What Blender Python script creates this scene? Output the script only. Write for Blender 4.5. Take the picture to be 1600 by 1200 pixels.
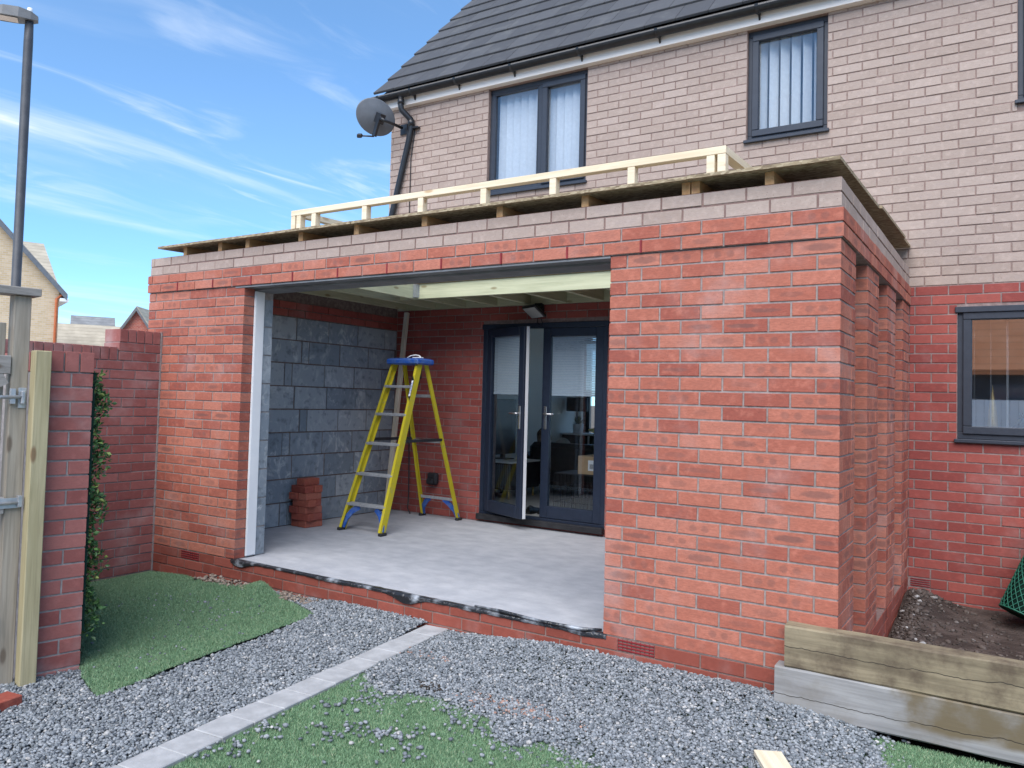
import bpy, math, random
import numpy as np
from mathutils import Matrix, Vector
random.seed(7); RNG = np.random.default_rng(7)
S = bpy.context.scene
for o in list(bpy.data.objects): bpy.data.objects.remove(o)
rad = math.radians
# ------------------------------------------------------------------ camera
FPX, CX, CY = 1265.81, 724.755, 569.964            # focal length and principal point in photo pixels (1600 wide)
CAM = np.array([.6903, -4.1928, 1.2791]); YAW, PIT, ROL = .5985, .0413, .0280
_f = np.array([-math.sin(YAW)*math.cos(PIT), math.cos(YAW)*math.cos(PIT), math.sin(PIT)])
_r = np.array([math.cos(YAW), math.sin(YAW), 0]); _u = np.cross(_r, _f)
_r, _u = _r*math.cos(ROL)+_u*math.sin(ROL), -_r*math.sin(ROL)+_u*math.cos(ROL)
cam = bpy.data.cameras.new('camera'); co = bpy.data.objects.new('camera', cam); S.collection.objects.link(co)
co.matrix_world = Matrix(((_r[0], _u[0], -_f[0], CAM[0]), (_r[1], _u[1], -_f[1], CAM[1]), (_r[2], _u[2], -_f[2], CAM[2]), (0, 0, 0, 1)))
cam.sensor_width = 36; cam.sensor_fit = 'HORIZONTAL'; cam.lens = FPX/1600*36
cam.shift_x = (800-CX)/1600; cam.shift_y = -(600-CY)/1600; cam.clip_start = .05; cam.clip_end = 1500
S.camera = co
def px(u, v, ax, val):                              # photo pixel -> point on the plane axis=val
    d = _r*(u-CX)/FPX - _u*(v-CY)/FPX + _f
    return CAM + d*((val-CAM[ax])/d[ax])
def pxd(u, v, dep): return CAM + (_r*(u-CX)/FPX - _u*(v-CY)/FPX + _f)*dep
def proj(p):
    d = np.asarray(p)-CAM; z = d@_f
    return CX+FPX*(d@_r)/z, CY-FPX*(d@_u)/z, z
# ------------------------------------------------------------------ world, sun, exposure
SUN_EL, SUN_AZ = rad(50), rad(167)                  # azimuth from +Y towards +X; very soft, moved in front of the house to fill the shaded walls
w = bpy.data.worlds.new('World'); S.world = w; w.use_nodes = True
N = w.node_tree.nodes; Lk = w.node_tree.links
bg = N['Background']; bg.inputs[1].default_value = .125
sky = N.new('ShaderNodeTexSky'); sky.sky_type = 'NISHITA'; sky.sun_disc = False
sky.sun_elevation = SUN_EL; sky.sun_rotation = SUN_AZ; sky.air_density = .6; sky.dust_density = 0; sky.ozone_density = 3.5
tc = N.new('ShaderNodeTexCoord'); sep = N.new('ShaderNodeSeparateXYZ'); Lk.new(tc.outputs['Generated'], sep.inputs[0])
def wm(op, a, b):
    m = N.new('ShaderNodeMath'); m.operation = op
    for i, x in enumerate((a, b)):
        if isinstance(x, (int, float)): m.inputs[i].default_value = x
        elif x is not None: Lk.new(x, m.inputs[i])
    return m.outputs[0]
zc = wm('ADD', wm('MAXIMUM', sep.outputs[2], 0.0), .12)
cmb = N.new('ShaderNodeCombineXYZ'); Lk.new(wm('DIVIDE', sep.outputs[0], zc), cmb.inputs[0]); Lk.new(wm('DIVIDE', sep.outputs[1], zc), cmb.inputs[1])
def cirrus(rot, scl, loc, s, lo, hi, det=7, dist=.9):
    mp = N.new('ShaderNodeMapping'); mp.vector_type = 'TEXTURE'; scl = tuple(1/q for q in scl); mp.inputs['Rotation'].default_value = (0, 0, rad(rot)); mp.inputs['Scale'].default_value = scl; mp.inputs['Location'].default_value = loc
    Lk.new(cmb.outputs[0], mp.inputs[0])
    n = N.new('ShaderNodeTexNoise'); n.inputs['Scale'].default_value = s; n.inputs['Detail'].default_value = det; n.inputs['Roughness'].default_value = .55; n.inputs['Distortion'].default_value = dist
    Lk.new(mp.outputs[0], n.inputs['Vector'])
    r = N.new('ShaderNodeMapRange'); r.interpolation_type = 'SMOOTHSTEP'; r.inputs[1].default_value = lo; r.inputs[2].default_value = hi
    Lk.new(n.outputs[0], r.inputs[0]); return r.outputs[0]
c1 = cirrus(80, (.30, 1.6, 1), (4.1, 2.7, 0), 1.0, .50, .80)
c2 = cirrus(84, (.7, 2.2, 1), (7.3, 4.2, 0), 2.2, .50, .78, 8, 1.2)
c3 = cirrus(76, (.15, .5, 1), (1.3, 8.2, 0), 1.0, .35, .75, 4, .4)
cl = wm('MINIMUM', wm('ADD', wm('ADD', wm('MULTIPLY', c1, .75), wm('MULTIPLY', wm('MULTIPLY', c2, c3), .65)), wm('MULTIPLY', c3, .05)), .92)
mix = N.new('ShaderNodeMix'); mix.data_type = 'RGBA'
Lk.new(cl, mix.inputs[0])
tint = N.new('ShaderNodeMix'); tint.data_type = 'RGBA'; tint.blend_type = 'MULTIPLY'; tint.inputs[0].default_value = 1; Lk.new(sky.outputs[0], tint.inputs[6]); tint.inputs[7].default_value = (.58, .92, 1.12, 1)
gm = N.new('ShaderNodeGamma'); gm.inputs[1].default_value = .78; Lk.new(tint.outputs[2], gm.inputs[0]); Lk.new(gm.outputs[0], mix.inputs[6]); mix.inputs[7].default_value = (3.2, 3.4, 3.6, 1)
Lk.new(mix.outputs[2], bg.inputs[0])
sun = bpy.data.lights.new('sun', 'SUN'); sun.energy = 1.75; sun.angle = rad(60); sun.color = (1, .96, .92)
so = bpy.data.objects.new('sun', sun); S.collection.objects.link(so)
sd = Vector((math.sin(SUN_AZ)*math.cos(SUN_EL), math.cos(SUN_AZ)*math.cos(SUN_EL), math.sin(SUN_EL)))
so.rotation_euler = sd.to_track_quat('Z', 'Y').to_euler(); so.location = (20, 30, 40)
S.view_settings.view_transform = 'Standard'; S.view_settings.look = 'None'; S.view_settings.gamma = 1; S.view_settings.use_curve_mapping = False
S.view_settings.exposure = 1.58
S.cycles.max_bounces = 10; S.cycles.diffuse_bounces = 5; S.cycles.glossy_bounces = 5; S.cycles.transparent_max_bounces = 12
# ------------------------------------------------------------------ helpers
class MB:
    def __init__(s): s.v = []; s.f = []; s.uv = []; s.rn = []; s.sm = []
    def add(s, vs, fs, uvs=None, rn=0., smooth=False):
        b = len(s.v); s.v += [tuple(p) for p in vs]
        for i, f in enumerate(fs):
            s.f.append(tuple(b+k for k in f)); s.rn.append(rn); s.sm.append(smooth)
            if uvs is not None: s.uv.append(uvs[i])
            else: s.uv.append([(0, 0)]*len(f))
        return s
    def convex(s, vs, fs, rn=0., T=None, smooth=False, uvf=None):
        vs = [np.array(p, float) for p in vs]; c = sum(vs)/len(vs); ff = []; uu = []
        for f in fs:
            p = [vs[i] for i in f]; n = np.cross(p[1]-p[0], p[2]-p[0]); m = sum(p)/len(p)
            if n@(m-c) < 0: f = tuple(reversed(f)); p = p[::-1]; n = -n
            k = int(np.argmax(abs(n))); ax = [(1, 2), (0, 2), (0, 1)][k]
            ff.append(f); uu.append([(q[ax[0]], q[ax[1]]) for q in p])
        if T is not None: vs = [T@p for p in vs] if not isinstance(T, Matrix) else [tuple(T@Vector(p)) for p in vs]
        return s.add(vs, ff, uu, rn, smooth)
    def box(s, x0, x1, y0, y1, z0, z1, c=0., rn=0., T=None):
        x0, x1 = sorted((x0, x1)); y0, y1 = sorted((y0, y1)); z0, z1 = sorted((z0, z1))
        if c <= 0:
            vs = [(x, y, z) for z in (z0, z1) for y in (y0, y1) for x in (x0, x1)]
            return s.convex(vs, [(0, 1, 3, 2), (4, 5, 7, 6), (0, 1, 5, 4), (2, 3, 7, 6), (0, 2, 6, 4), (1, 3, 7, 5)], rn, T)
        c = min(c, (x1-x0)*.45, (y1-y0)*.45, (z1-z0)*.45)
        vs = []; idx = {}
        for sx in (0, 1):
            for sy in (0, 1):
                for sz in (0, 1):
                    X, Y, Z = (x0, x1)[sx], (y0, y1)[sy], (z0, z1)[sz]; dx, dy, dz = (c, -c)[sx], (c, -c)[sy], (c, -c)[sz]
                    for a in range(3):
                        idx[sx, sy, sz, a] = len(vs)
                        vs.append((X if a == 0 else X+dx, Y if a == 1 else Y+dy, Z if a == 2 else Z+dz))
        fs = []
        for a in range(3):
            o1, o2 = [k for k in range(3) if k != a]
            for t in (0, 1):
                def K(p, q):
                    k = [0, 0, 0]; k[a] = t; k[o1] = p; k[o2] = q; return idx[k[0], k[1], k[2], a]
                fs.append((K(0, 0), K(1, 0), K(1, 1), K(0, 1)))
        for a in range(3):                              # edges along axis a
            o1, o2 = [k for k in range(3) if k != a]
            for p in (0, 1):
                for q in (0, 1):
                    def K(t, fa):
                        k = [0, 0, 0]; k[a] = t; k[o1] = p; k[o2] = q; return idx[k[0], k[1], k[2], fa]
                    fs.append((K(0, o1), K(1, o1), K(1, o2), K(0, o2)))
        for sx in (0, 1):
            for sy in (0, 1):
                for sz in (0, 1): fs.append(tuple(idx[sx, sy, sz, a] for a in range(3)))
        return s.convex(vs, fs, rn, T)
    def bar(s, p, q, wx, wz, up=(0, 0, 1), c=0., rn=0., roll=0.):      # rectangular bar from p to q
        p = Vector(p); q = Vector(q); d = q-p; L = d.length; y = d.normalized(); u = Vector(up)
        if abs(u.dot(y)) > .98: u = Vector((1, 0, 0))
        x = y.cross(u).normalized(); z = x.cross(y)
        T = Matrix(((x[0], y[0], z[0], p[0]), (x[1], y[1], z[1], p[1]), (x[2], y[2], z[2], p[2]), (0, 0, 0, 1)))
        return s.box(-wx/2, wx/2, 0, L, -wz/2, wz/2, c, rn, T)
    def tube(s, pts, r, n=8, caps=True, smooth=True, rn=0.):
        pts = [Vector(p) for p in pts]; rs = r if isinstance(r, (list, tuple)) else [r]*len(pts)
        vs = []; fs = []; prev = None
        for i, p in enumerate(pts):
            t = (pts[min(i+1, len(pts)-1)]-pts[max(i-1, 0)]).normalized()
            if prev is None:
                a = Vector((0, 0, 1)) if abs(t.z) < .9 else Vector((1, 0, 0)); x = t.cross(a).normalized()
            else: x = (prev-t*prev.dot(t)).normalized()
            prev = x; y = t.cross(x)
            for k in range(n):
                a = 2*math.pi*k/n; vs.append(p+(x*math.cos(a)+y*math.sin(a))*rs[i])
        for i in range(len(pts)-1):
            for k in range(n): fs.append((i*n+k, i*n+(k+1) % n, (i+1)*n+(k+1) % n, (i+1)*n+k))
        if caps: fs += [tuple(reversed(range(n))), tuple(range((len(pts)-1)*n, len(pts)*n))]
        return s.add(vs, fs, None, rn, smooth)
    def lathe(s, prof, n=20, T=None, smooth=True):
        vs = []; fs = []
        for r, z in prof:
            for k in range(n): a = 2*math.pi*k/n; vs.append((r*math.cos(a), r*math.sin(a), z))
        for i in range(len(prof)-1):
            for k in range(n): fs.append((i*n+k, i*n+(k+1) % n, (i+1)*n+(k+1) % n, (i+1)*n+k))
        if T is not None: vs = [tuple(T@Vector(p)) for p in vs]
        return s.add(vs, fs, None, 0., smooth)
    def mesh(s, name, mat):
        me = bpy.data.meshes.new(name); me.from_pydata([tuple(map(float, p)) for p in s.v], [], s.f)
        uv = me.uv_layers.new(name='UVMap'); uv.data.foreach_set('uv', np.array([c for f in s.uv for c in f], dtype=np.float32).ravel())
        if any(s.rn):
            a = me.attributes.new('rnd', 'FLOAT', 'FACE'); a.data.foreach_set('value', np.array(s.rn, dtype=np.float32))
        if any(s.sm): me.polygons.foreach_set('use_smooth', s.sm)
        me.materials.append(mat); me.update(); return me
def link(name, me, parent=None):
    o = bpy.data.objects.new(name, me); S.collection.objects.link(o)
    if parent is not None:
        o.parent = parent
        if parent.type == 'EMPTY': o.matrix_parent_inverse = Matrix.Translation(-parent.location)
    return o
def part(name, mb, mat, parent=None): return link(name, mb.mesh(name, mat), parent)
def tag(o, label, cat, group=None):
    o['label'] = label; o['category'] = cat
    if group: o['group'] = group
    return o
def thing(name, label, cat, loc, group=None):
    o = bpy.data.objects.new(name, None); S.collection.objects.link(o); o.location = loc; o.empty_display_size = .1
    return tag(o, label, cat, group)
def struct(name, mb, mat):
    o = part(name, mb, mat); o['kind'] = 'structure'; return o
def stuff(o): o['kind'] = 'stuff'; return o
# ------------------------------------------------------------------ materials
class NT:
    def __init__(s, name):
        s.m = bpy.data.materials.new(name); s.m.use_nodes = True; s.t = s.m.node_tree; s.b = s.t.nodes['Principled BSDF']
    def n(s, kind, **kw):
        x = s.t.nodes.new('ShaderNode'+kind)
        for k, v in kw.items(): setattr(x, k, v)
        return x
    def l(s, a, b): s.t.links.new(a, b)
    def val(s, sock, v):
        if isinstance(v, bpy.types.NodeSocket): s.l(v, sock)
        else: sock.default_value = v
    def math(s, op, a, b=0., c=None):
        m = s.n('Math', operation=op); s.val(m.inputs[0], a); s.val(m.inputs[1], b)
        if c is not None: s.val(m.inputs[2], c)
        return m.outputs[0]
    def vmath(s, op, a, b):
        m = s.n('VectorMath', operation=op); s.val(m.inputs[0], a); s.val(m.inputs[1], b); return m.outputs[0]
    def noise(s, vec, scale, det=4, rough=.55, dist=0.):
        m = s.n('TexNoise'); m.inputs['Scale'].default_value = scale; m.inputs['Detail'].default_value = det
        m.inputs['Roughness'].default_value = rough; m.inputs['Distortion'].default_value = dist
        if vec is not None: s.l(vec, m.inputs['Vector'])
        return m.outputs[0]
    def rng(s, v, a, b, c=0., d=1., smooth=True):
        m = s.n('MapRange')
        if smooth: m.interpolation_type = 'SMOOTHSTEP'
        s.val(m.inputs[0], v)
        for i, x in enumerate((a, b, c, d)): s.val(m.inputs[i+1], x)
        return m.outputs[0]
    def mix(s, f, a, b, mode='MIX'):
        m = s.n('Mix', data_type='RGBA', blend_type=mode); s.val(m.inputs[0], f)
        for i, x in ((6, a), (7, b)):
            if isinstance(x, tuple): x = (*x, 1) if len(x) == 3 else x
            s.val(m.inputs[i], x)
        return m.outputs[2]
    def ramp(s, f, cols):
        r = s.n('ValToRGB'); e = r.color_ramp.elements
        while len(e) < len(cols): e.new(.5)
        for i, (p, c) in enumerate(cols): e[i].position = p; e[i].color = (*c, 1)
        s.l(f, r.inputs[0]); return r.outputs[0]
    def map(s, vec, scale=(1, 1, 1), rot=(0, 0, 0)):
        m = s.n('Mapping'); m.inputs['Scale'].default_value = scale; m.inputs['Rotation'].default_value = rot; s.l(vec, m.inputs[0]); return m.outputs[0]
    def bump(s, h, strength=.3, dist=.005):
        b = s.n('Bump'); b.inputs['Strength'].default_value = strength; b.inputs['Distance'].default_value = dist
        s.l(h, b.inputs['Height']); s.l(b.outputs[0], s.b.inputs['Normal'])
    def out(s, col=None, rough=.7, spec=.3, metal=0.):
        if col is not None: s.val(s.b.inputs['Base Color'], (*col, 1) if isinstance(col, tuple) and len(col) == 3 else col)
        s.val(s.b.inputs['Roughness'], rough); s.b.inputs['Specular IOR Level'].default_value = spec; s.b.inputs['Metallic'].default_value = metal
        return s.m
    def rand(s):                                        # per piece: object random + face attribute
        a = s.n('Attribute', attribute_name='rnd'); oi = s.n('ObjectInfo')
        r = s.math('FRACT', s.math('ADD', a.outputs['Fac'], oi.outputs['Random']))
        wn = s.n('TexWhiteNoise', noise_dimensions='1D'); s.l(s.math('MULTIPLY', r, 917.3), wn.inputs['W'])
        sp = s.n('SeparateColor'); s.l(wn.outputs['Color'], sp.inputs[0])
        return sp.outputs[0], sp.outputs[1], sp.outputs[2], wn.outputs['Color']
    def obj(s): return s.n('TexCoord').outputs['Object']
    def uv(s): return s.n('UVMap', uv_map='UVMap').outputs[0]
    def geo(s): return s.n('NewGeometry').outputs['Position']
def brick_mat(name, cols, flash=(.16, .085, .075), fl_amt=.8, dust=(.5, .42, .4), dust_amt=.25, drag=1., mark=.5):
    t = NT(name); a, b, c, col = t.rand(); uv = t.uv()
    off = t.vmath('MULTIPLY', col, (31., 17., 23.)); v = t.vmath('ADD', uv, off)
    base = t.ramp(a, cols)
    g = t.noise(t.map(v, (45, 150, 1)), 1., 5, .65); base = t.mix(t.rng(g, .3, .75), t.mix(.28*drag, base, (.05, .02, .02)), base)
    base = t.mix(t.math('MULTIPLY', t.rng(t.noise(v, 22, 4, .6), .48, .75), .3), base, tuple(min(1, x*1.35) for x in cols[-1][1]))
    sp = t.n('SeparateXYZ'); t.l(uv, sp.inputs[0]); wob = t.math('MULTIPLY', t.math('SUBTRACT', t.noise(v, 38, 3), .5), 1.5)
    def ell(ux, rx, ry):
        dx = t.math('DIVIDE', t.math('SUBTRACT', sp.outputs[0], ux), rx); dy = t.math('DIVIDE', sp.outputs[1], ry)
        d = t.math('ADD', t.math('ADD', t.math('MULTIPLY', dx, dx), t.math('MULTIPLY', dy, dy)), wob)
        return t.rng(d, 1.35, .35)
    rx = t.math('MULTIPLY_ADD', c, .045, .045); ry_ = t.math('MULTIPLY_ADD', a, .010, .011)
    e1 = t.math('MULTIPLY', ell(t.math('MULTIPLY_ADD', a, .03, -.015), rx, ry_), t.math('MULTIPLY', t.rng(b, 1-mark*.8, 1-mark*.8+.45, 0, 1), t.math('MULTIPLY_ADD', c, .6, .4)))
    e2 = t.math('MULTIPLY', t.math('MAXIMUM', ell(-.028, .021, .019), ell(.034, .021, .019)), t.math('MULTIPLY', t.rng(b, .22, .2), t.rng(b, .02, .05)))
    e = t.math('MULTIPLY', t.math('MAXIMUM', e1, t.math('MULTIPLY', e2, .55*min(1, mark*2))), fl_amt)
    base = t.mix(e, base, flash)
    pale = t.rng(t.noise(t.geo(), 2.3, 4, .6), .5, .8); base = t.mix(t.math('MULTIPLY', pale, dust_amt), base, dust)
    base = t.mix(t.math('MULTIPLY', t.rng(t.noise(v, 160, 2), .66, .72), .5), base, (.08, .04, .035))
    h = t.math('ADD', t.math('MULTIPLY', g, .6), t.math('MULTIPLY', t.noise(v, 260, 3), .5)); t.bump(h, .55, .002)
    return t.out(base, .88, .2)
RED = [(0, (.352, .10, .071)), (.3, (.432, .139, .093)), (.65, (.48, .167, .111)), (1, (.525, .202, .139))]
M_red = brick_mat('facing_red_brick', RED, mark=.62, fl_amt=.7, dust_amt=.35)
M_red2 = brick_mat('house_red_brick', [(0, (.27, .065, .055)), (.4, (.32, .08, .066)), (1, (.37, .10, .08))], mark=.1, drag=.6)
M_garden = brick_mat('garden_red_brick', [(0, (.26, .085, .075)), (.5, (.32, .115, .10)), (1, (.38, .15, .13))], mark=.12, drag=.5, dust_amt=.5)
M_plinth = brick_mat('plinth_brick', [(0, (.23, .06, .042)), (.5, (.27, .072, .05)), (1, (.32, .09, .065))], mark=.05, drag=.4, dust_amt=.3)
M_buff = brick_mat('buff_grey_brick', [(0, (.385, .298, .25)), (.4, (.41, .32, .27)), (.8, (.435, .342, .29)), (1, (.455, .36, .307))], flash=(.36, .29, .28), fl_amt=.4, dust=(.46, .38, .33), drag=.45, mark=.3)
M_loose = brick_mat('loose_red_brick', [(0, (.30, .07, .05)), (.5, (.38, .10, .065)), (1, (.45, .15, .10))], mark=.3)
def simple(name, c1, c2, scale=6, rough=.8, spec=.3, bump=.2, bscale=60, bdist=.003, metal=0., space='geo', stretch=(1, 1, 1), lo=.35, hi=.7):
    t = NT(name); v = t.geo() if space == 'geo' else t.obj()
    v = t.map(v, stretch); col = t.mix(t.rng(t.noise(v, scale, 6, .6), lo, hi), c1, c2)
    if bump: t.bump(t.noise(v, bscale, 4, .6), bump, bdist)
    return t.out(col, rough, spec, metal)
M_mortar = simple('mortar_pink_grey', (.26, .215, .20), (.36, .305, .285), 30, .95, .1, .6, 220, .003)
M_mortar_red = simple('mortar_red', (.22, .145, .125), (.28, .19, .168), 30, .95, .1, .6, 220, .003)
M_mortar_g = simple('mortar_grey', (.27, .245, .235), (.37, .34, .325), 30, .95, .1, .6, 220, .003)
def block_mat():
    t = NT('grey_concrete_block'); a, b, c, col = t.rand(); uv = t.uv(); v = t.vmath('ADD', uv, t.vmath('MULTIPLY', col, (31., 17., 23.)))
    base = t.ramp(a, [(0, (.20, .235, .27)), (.6, (.27, .305, .34)), (1, (.35, .38, .405))])
    sm = t.noise(t.map(v, (7, 4.5, 1), (0, 0, .6)), 1., 6, .68, 1.6)
    base = t.mix(t.math('MULTIPLY', t.rng(sm, .48, .68), t.rng(b, .05, .8, .3, .9)), base, (.50, .52, .53))
    base = t.mix(t.math('MULTIPLY', t.rng(t.noise(v, 14, 4), .5, .75), .5), base, (.07, .085, .1))
    t.bump(t.noise(v, 300, 3), .5, .002); return t.out(base, .9, .2)
M_block = block_mat()
def wood_mat(name, c1, c2, knot=(.16, .09, .05), grain=1., ax=1, rough=.75, rings=30, knots=True, wx=0., wc=(.1, .09, .08), patch=False, crack=None):
    t = NT(name); a, b, c, col = t.rand(); v = t.vmath('ADD', t.obj(), t.vmath('MULTIPLY', col, (7., 5., 9.)))
    sc = [14, 14, 14]; sc[ax] = 1.1; n1 = t.noise(t.map(v, tuple(sc)), 1.6, 5, .6, .5)
    sc2 = [90, 90, 90]; sc2[ax] = 3.; n2 = t.noise(t.map(v, tuple(sc2)), 1., 3, .6)
    col_ = t.mix(t.rng(n1, .3, .7), c1, c2); col_ = t.mix(t.math('MULTIPLY', t.rng(n2, .45, .7), .35*grain), col_, tuple(x*.55 for x in c1))
    if knots:
        sk = [9, 9, 9]; sk[ax] = 3.2; vo = t.n('TexVoronoi'); vo.inputs['Scale'].default_value = 1.; t.l(t.map(v, tuple(sk)), vo.inputs['Vector'])
        col_ = t.mix(t.math('MULTIPLY', t.rng(vo.outputs['Distance'], .17, .08), .8), col_, knot)
    if wx: col_ = t.mix(t.math('MULTIPLY', t.rng(t.noise(v, 4.5, 6, .65), .42, .68), wx), col_, wc)
    if patch:                                           # brown weathered area over the right hand two thirds, washed pale along the foot
        sp = t.n('SeparateXYZ'); t.l(t.geo(), sp.inputs[0]); w_ = t.math('ADD', sp.outputs[0], t.math('MULTIPLY', t.noise(t.geo(), 6, 4), .25)); lo_ = t.math('ADD', sp.outputs[2], t.math('MULTIPLY', t.noise(t.geo(), 5, 3), .06))
        col_ = t.mix(t.math('MULTIPLY', t.math('MULTIPLY', t.rng(w_, .38, .46), t.rng(lo_, -.085, -.05)), t.rng(t.noise(t.geo(), 9, 5), .25, .6, .45, .95)), col_, (.15, .115, .065))
    if crack is not None:                                # long drying crack along the grain
        s3 = t.n('SeparateXYZ'); t.l(t.geo(), s3.inputs[0]); v1 = t.map(t.geo(), (2.2, 0, 0)); d_ = t.math('ABSOLUTE', t.math('SUBTRACT', s3.outputs[2], t.math('MULTIPLY_ADD', t.noise(v1, 1., 5, .6), .11, crack)))
        col_ = t.mix(t.math('MULTIPLY', t.rng(d_, .0024, .0010), t.rng(t.noise(v1, .8, 2), .38, .46)), col_, (.03, .025, .02))
    t.bump(n2, .3, .002); return t.out(col_, rough, .25)
M_pale = wood_mat('new_pale_softwood', (.70, .58, .40), (.80, .70, .53), (.5, .33, .18), .5, 0)
M_pale_y = wood_mat('new_pale_softwood_y', (.70, .58, .40), (.80, .70, .53), (.5, .33, .18), .5, 1)
M_green_x = wood_mat('treated_green_joist', (.46, .47, .30), (.57, .57, .38), (.25, .2, .1), .6, 0)
M_green_y = wood_mat('treated_green_joist_y', (.46, .47, .30), (.57, .57, .38), (.25, .2, .1), .6, 1)
M_green_z = wood_mat('treated_green_post', (.36, .315, .18), (.46, .405, .25), (.18, .1, .05), 1., 2)
M_fir = wood_mat('orange_softwood', (.42, .23, .10), (.52, .32, .16), (.4, .2, .1), .6, 1)
M_gatewood = wood_mat('weathered_gate_wood', (.27, .235, .185), (.38, .335, .27), (.12, .09, .065), 1., 2)
M_gaterail = wood_mat('weathered_rail_wood', (.25, .235, .215), (.34, .32, .295), (.12, .09, .065), 1., 1)
M_sleep = wood_mat('stained_sleeper_wood', (.19, .155, .10), (.31, .255, .165), (.09, .06, .04), .9, 0, wx=.85, wc=(.085, .06, .042), crack=.10)
M_sleep2 = wood_mat('bleached_sleeper_wood', (.25, .245, .24), (.34, .335, .325), (.15, .13, .11), .7, 0, wx=.35, wc=(.17, .14, .095), patch=True, crack=-.125)
def osb_mat():
    t = NT('osb_board'); v = t.obj(); vo = t.n('TexVoronoi'); vo.inputs['Scale'].default_value = 38; t.l(t.map(v, (1, 2.2, 3), (0, 0, .4)), vo.inputs['Vector'])
    sp = t.n('SeparateColor'); t.l(vo.outputs['Color'], sp.inputs[0])
    col = t.ramp(sp.outputs[0], [(0, (.20, .15, .095)), (.5, (.33, .26, .165)), (1, (.47, .39, .26))])
    t.bump(sp.outputs[1], .4, .002); return t.out(col, .8, .2)
M_osb = osb_mat()
M_floor = simple('concrete_slab', (.34, .35, .375), (.46, .465, .485), 5.5, .9, .15, .5, 45, .006, stretch=(1, 1.25, 1), lo=.24, hi=.82)
M_anth = simple('anthracite_frame', (.030, .036, .050), (.036, .043, .058), 20, .42, .45, .08, 400, .001)
M_blackp = simple('black_plastic', (.012, .013, .016), (.02, .021, .024), 15, .35, .5, 0)
M_white = simple('white_plastic', (.76, .77, .78), (.82, .82, .82), 3, .5, .4, .03, 40)
M_cream = simple('cream_fascia', (.78, .72, .66), (.83, .77, .71), 2, .45, .4, 0)
M_steel = simple('galvanised_steel', (.36, .38, .40), (.48, .50, .52), 25, .45, .5, .1, 80, metal=.55)
M_lintel = simple('primed_steel_lintel', (.17, .175, .18), (.24, .245, .25), 5, .6, .4, .1, 60, metal=.2)
M_yellow = simple('yellow_fibreglass', (.58, .48, .025), (.40, .36, .12), 22, .5, .35, .08, 100, lo=.52, hi=.78)
M_blue = simple('blue_plastic', (.015, .09, .40), (.10, .17, .38), 20, .45, .4, .05, 100)
M_alu = simple('aluminium_tread', (.34, .35, .36), (.46, .47, .48), 30, .5, .5, .15, 120, metal=.35)
M_redvent = simple('terracotta_plastic', (.20, .018, .02), (.26, .028, .03), 10, .5, .4, 0)
M_dish = simple('grey_dish_paint', (.12, .13, .145), (.15, .16, .175), 8, .5, .4, .03, 100)
M_soil = simple('disturbed_soil', (.06, .045, .039), (.125, .096, .083), 5, .98, .1, .9, 45, .03)
M_dirt = simple('dry_dirt', (.17, .125, .095), (.28, .215, .17), 7, .98, .1, .8, 60, .01)
M_gbase = simple('gravel_bed', (.14, .145, .15), (.23, .235, .245), 45, .95, .2, .9, 80, .02)
def attr_mat(name, cols, rough=.8, spec=.25, bump=.3, bs=120, trans=0.):
    t = NT(name); a, b, c, col = t.rand(); base = t.ramp(a, cols); base = t.mix(t.math('MULTIPLY', t.rng(t.noise(t.geo(), bs, 3), .4, .7), .4), base, tuple(x*.6 for x in cols[0][1]))
    if bump: t.bump(t.noise(t.geo(), bs*2, 3), bump, .002)
    return t.out(base, rough, spec)
M_stone = attr_mat('gravel_stone', [(0, (.10, .112, .125)), (.25, (.17, .19, .205)), (.6, (.26, .28, .30)), (.92, (.34, .36, .375)), (.98, (.42, .405, .385)), (1, (.58, .57, .55))], .75)
M_turf = attr_mat('artificial_turf_blades', [(0, (.115, .205, .11)), (.5, (.19, .325, .18)), (.85, (.27, .42, .24)), (1, (.40, .44, .28))], .6, .25, 0)
M_turfbase = simple('turf_backing', (.095, .175, .095), (.14, .245, .135), 60, .95, .1, .5, 300, .005)
M_leaf = attr_mat('hedge_leaf', [(0, (.02, .06, .022)), (.5, (.045, .12, .035)), (.85, (.10, .20, .05)), (1, (.23, .27, .07))], .5, .4, 0)
M_paver = simple('concrete_paver', (.33, .335, .34), (.42, .425, .43), 14, .92, .15, .4, 160, .003)
M_patio = simple('pale_paving', (.50, .46, .40), (.60, .56, .50), 4, .9, .15, .3, 60)
def dpm_mat():
    t = NT('black_plastic_sheet'); v = t.geo(); base = t.mix(t.rng(t.noise(v, 7, 5), .48, .70), (.02, .021, .024), (.36, .39, .43)); t.bump(t.noise(v, 22, 3, .5, 1.), .5, .02); return t.out(base, .28, .6)
M_dpm = dpm_mat()
def tile_mat():
    t = NT('dark_roof_tile'); a, b, c, col = t.rand(); base = t.ramp(a, [(0, (.060, .061, .066)), (1, (.080, .081, .086))])
    base = t.mix(t.math('MULTIPLY', t.rng(t.noise(t.geo(), 6, 5), .5, .75), .4), base, (.13, .13, .125)); t.bump(t.noise(t.geo(), 90, 4), .3, .004); return t.out(base, .75, .3)
M_tile = tile_mat()
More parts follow.
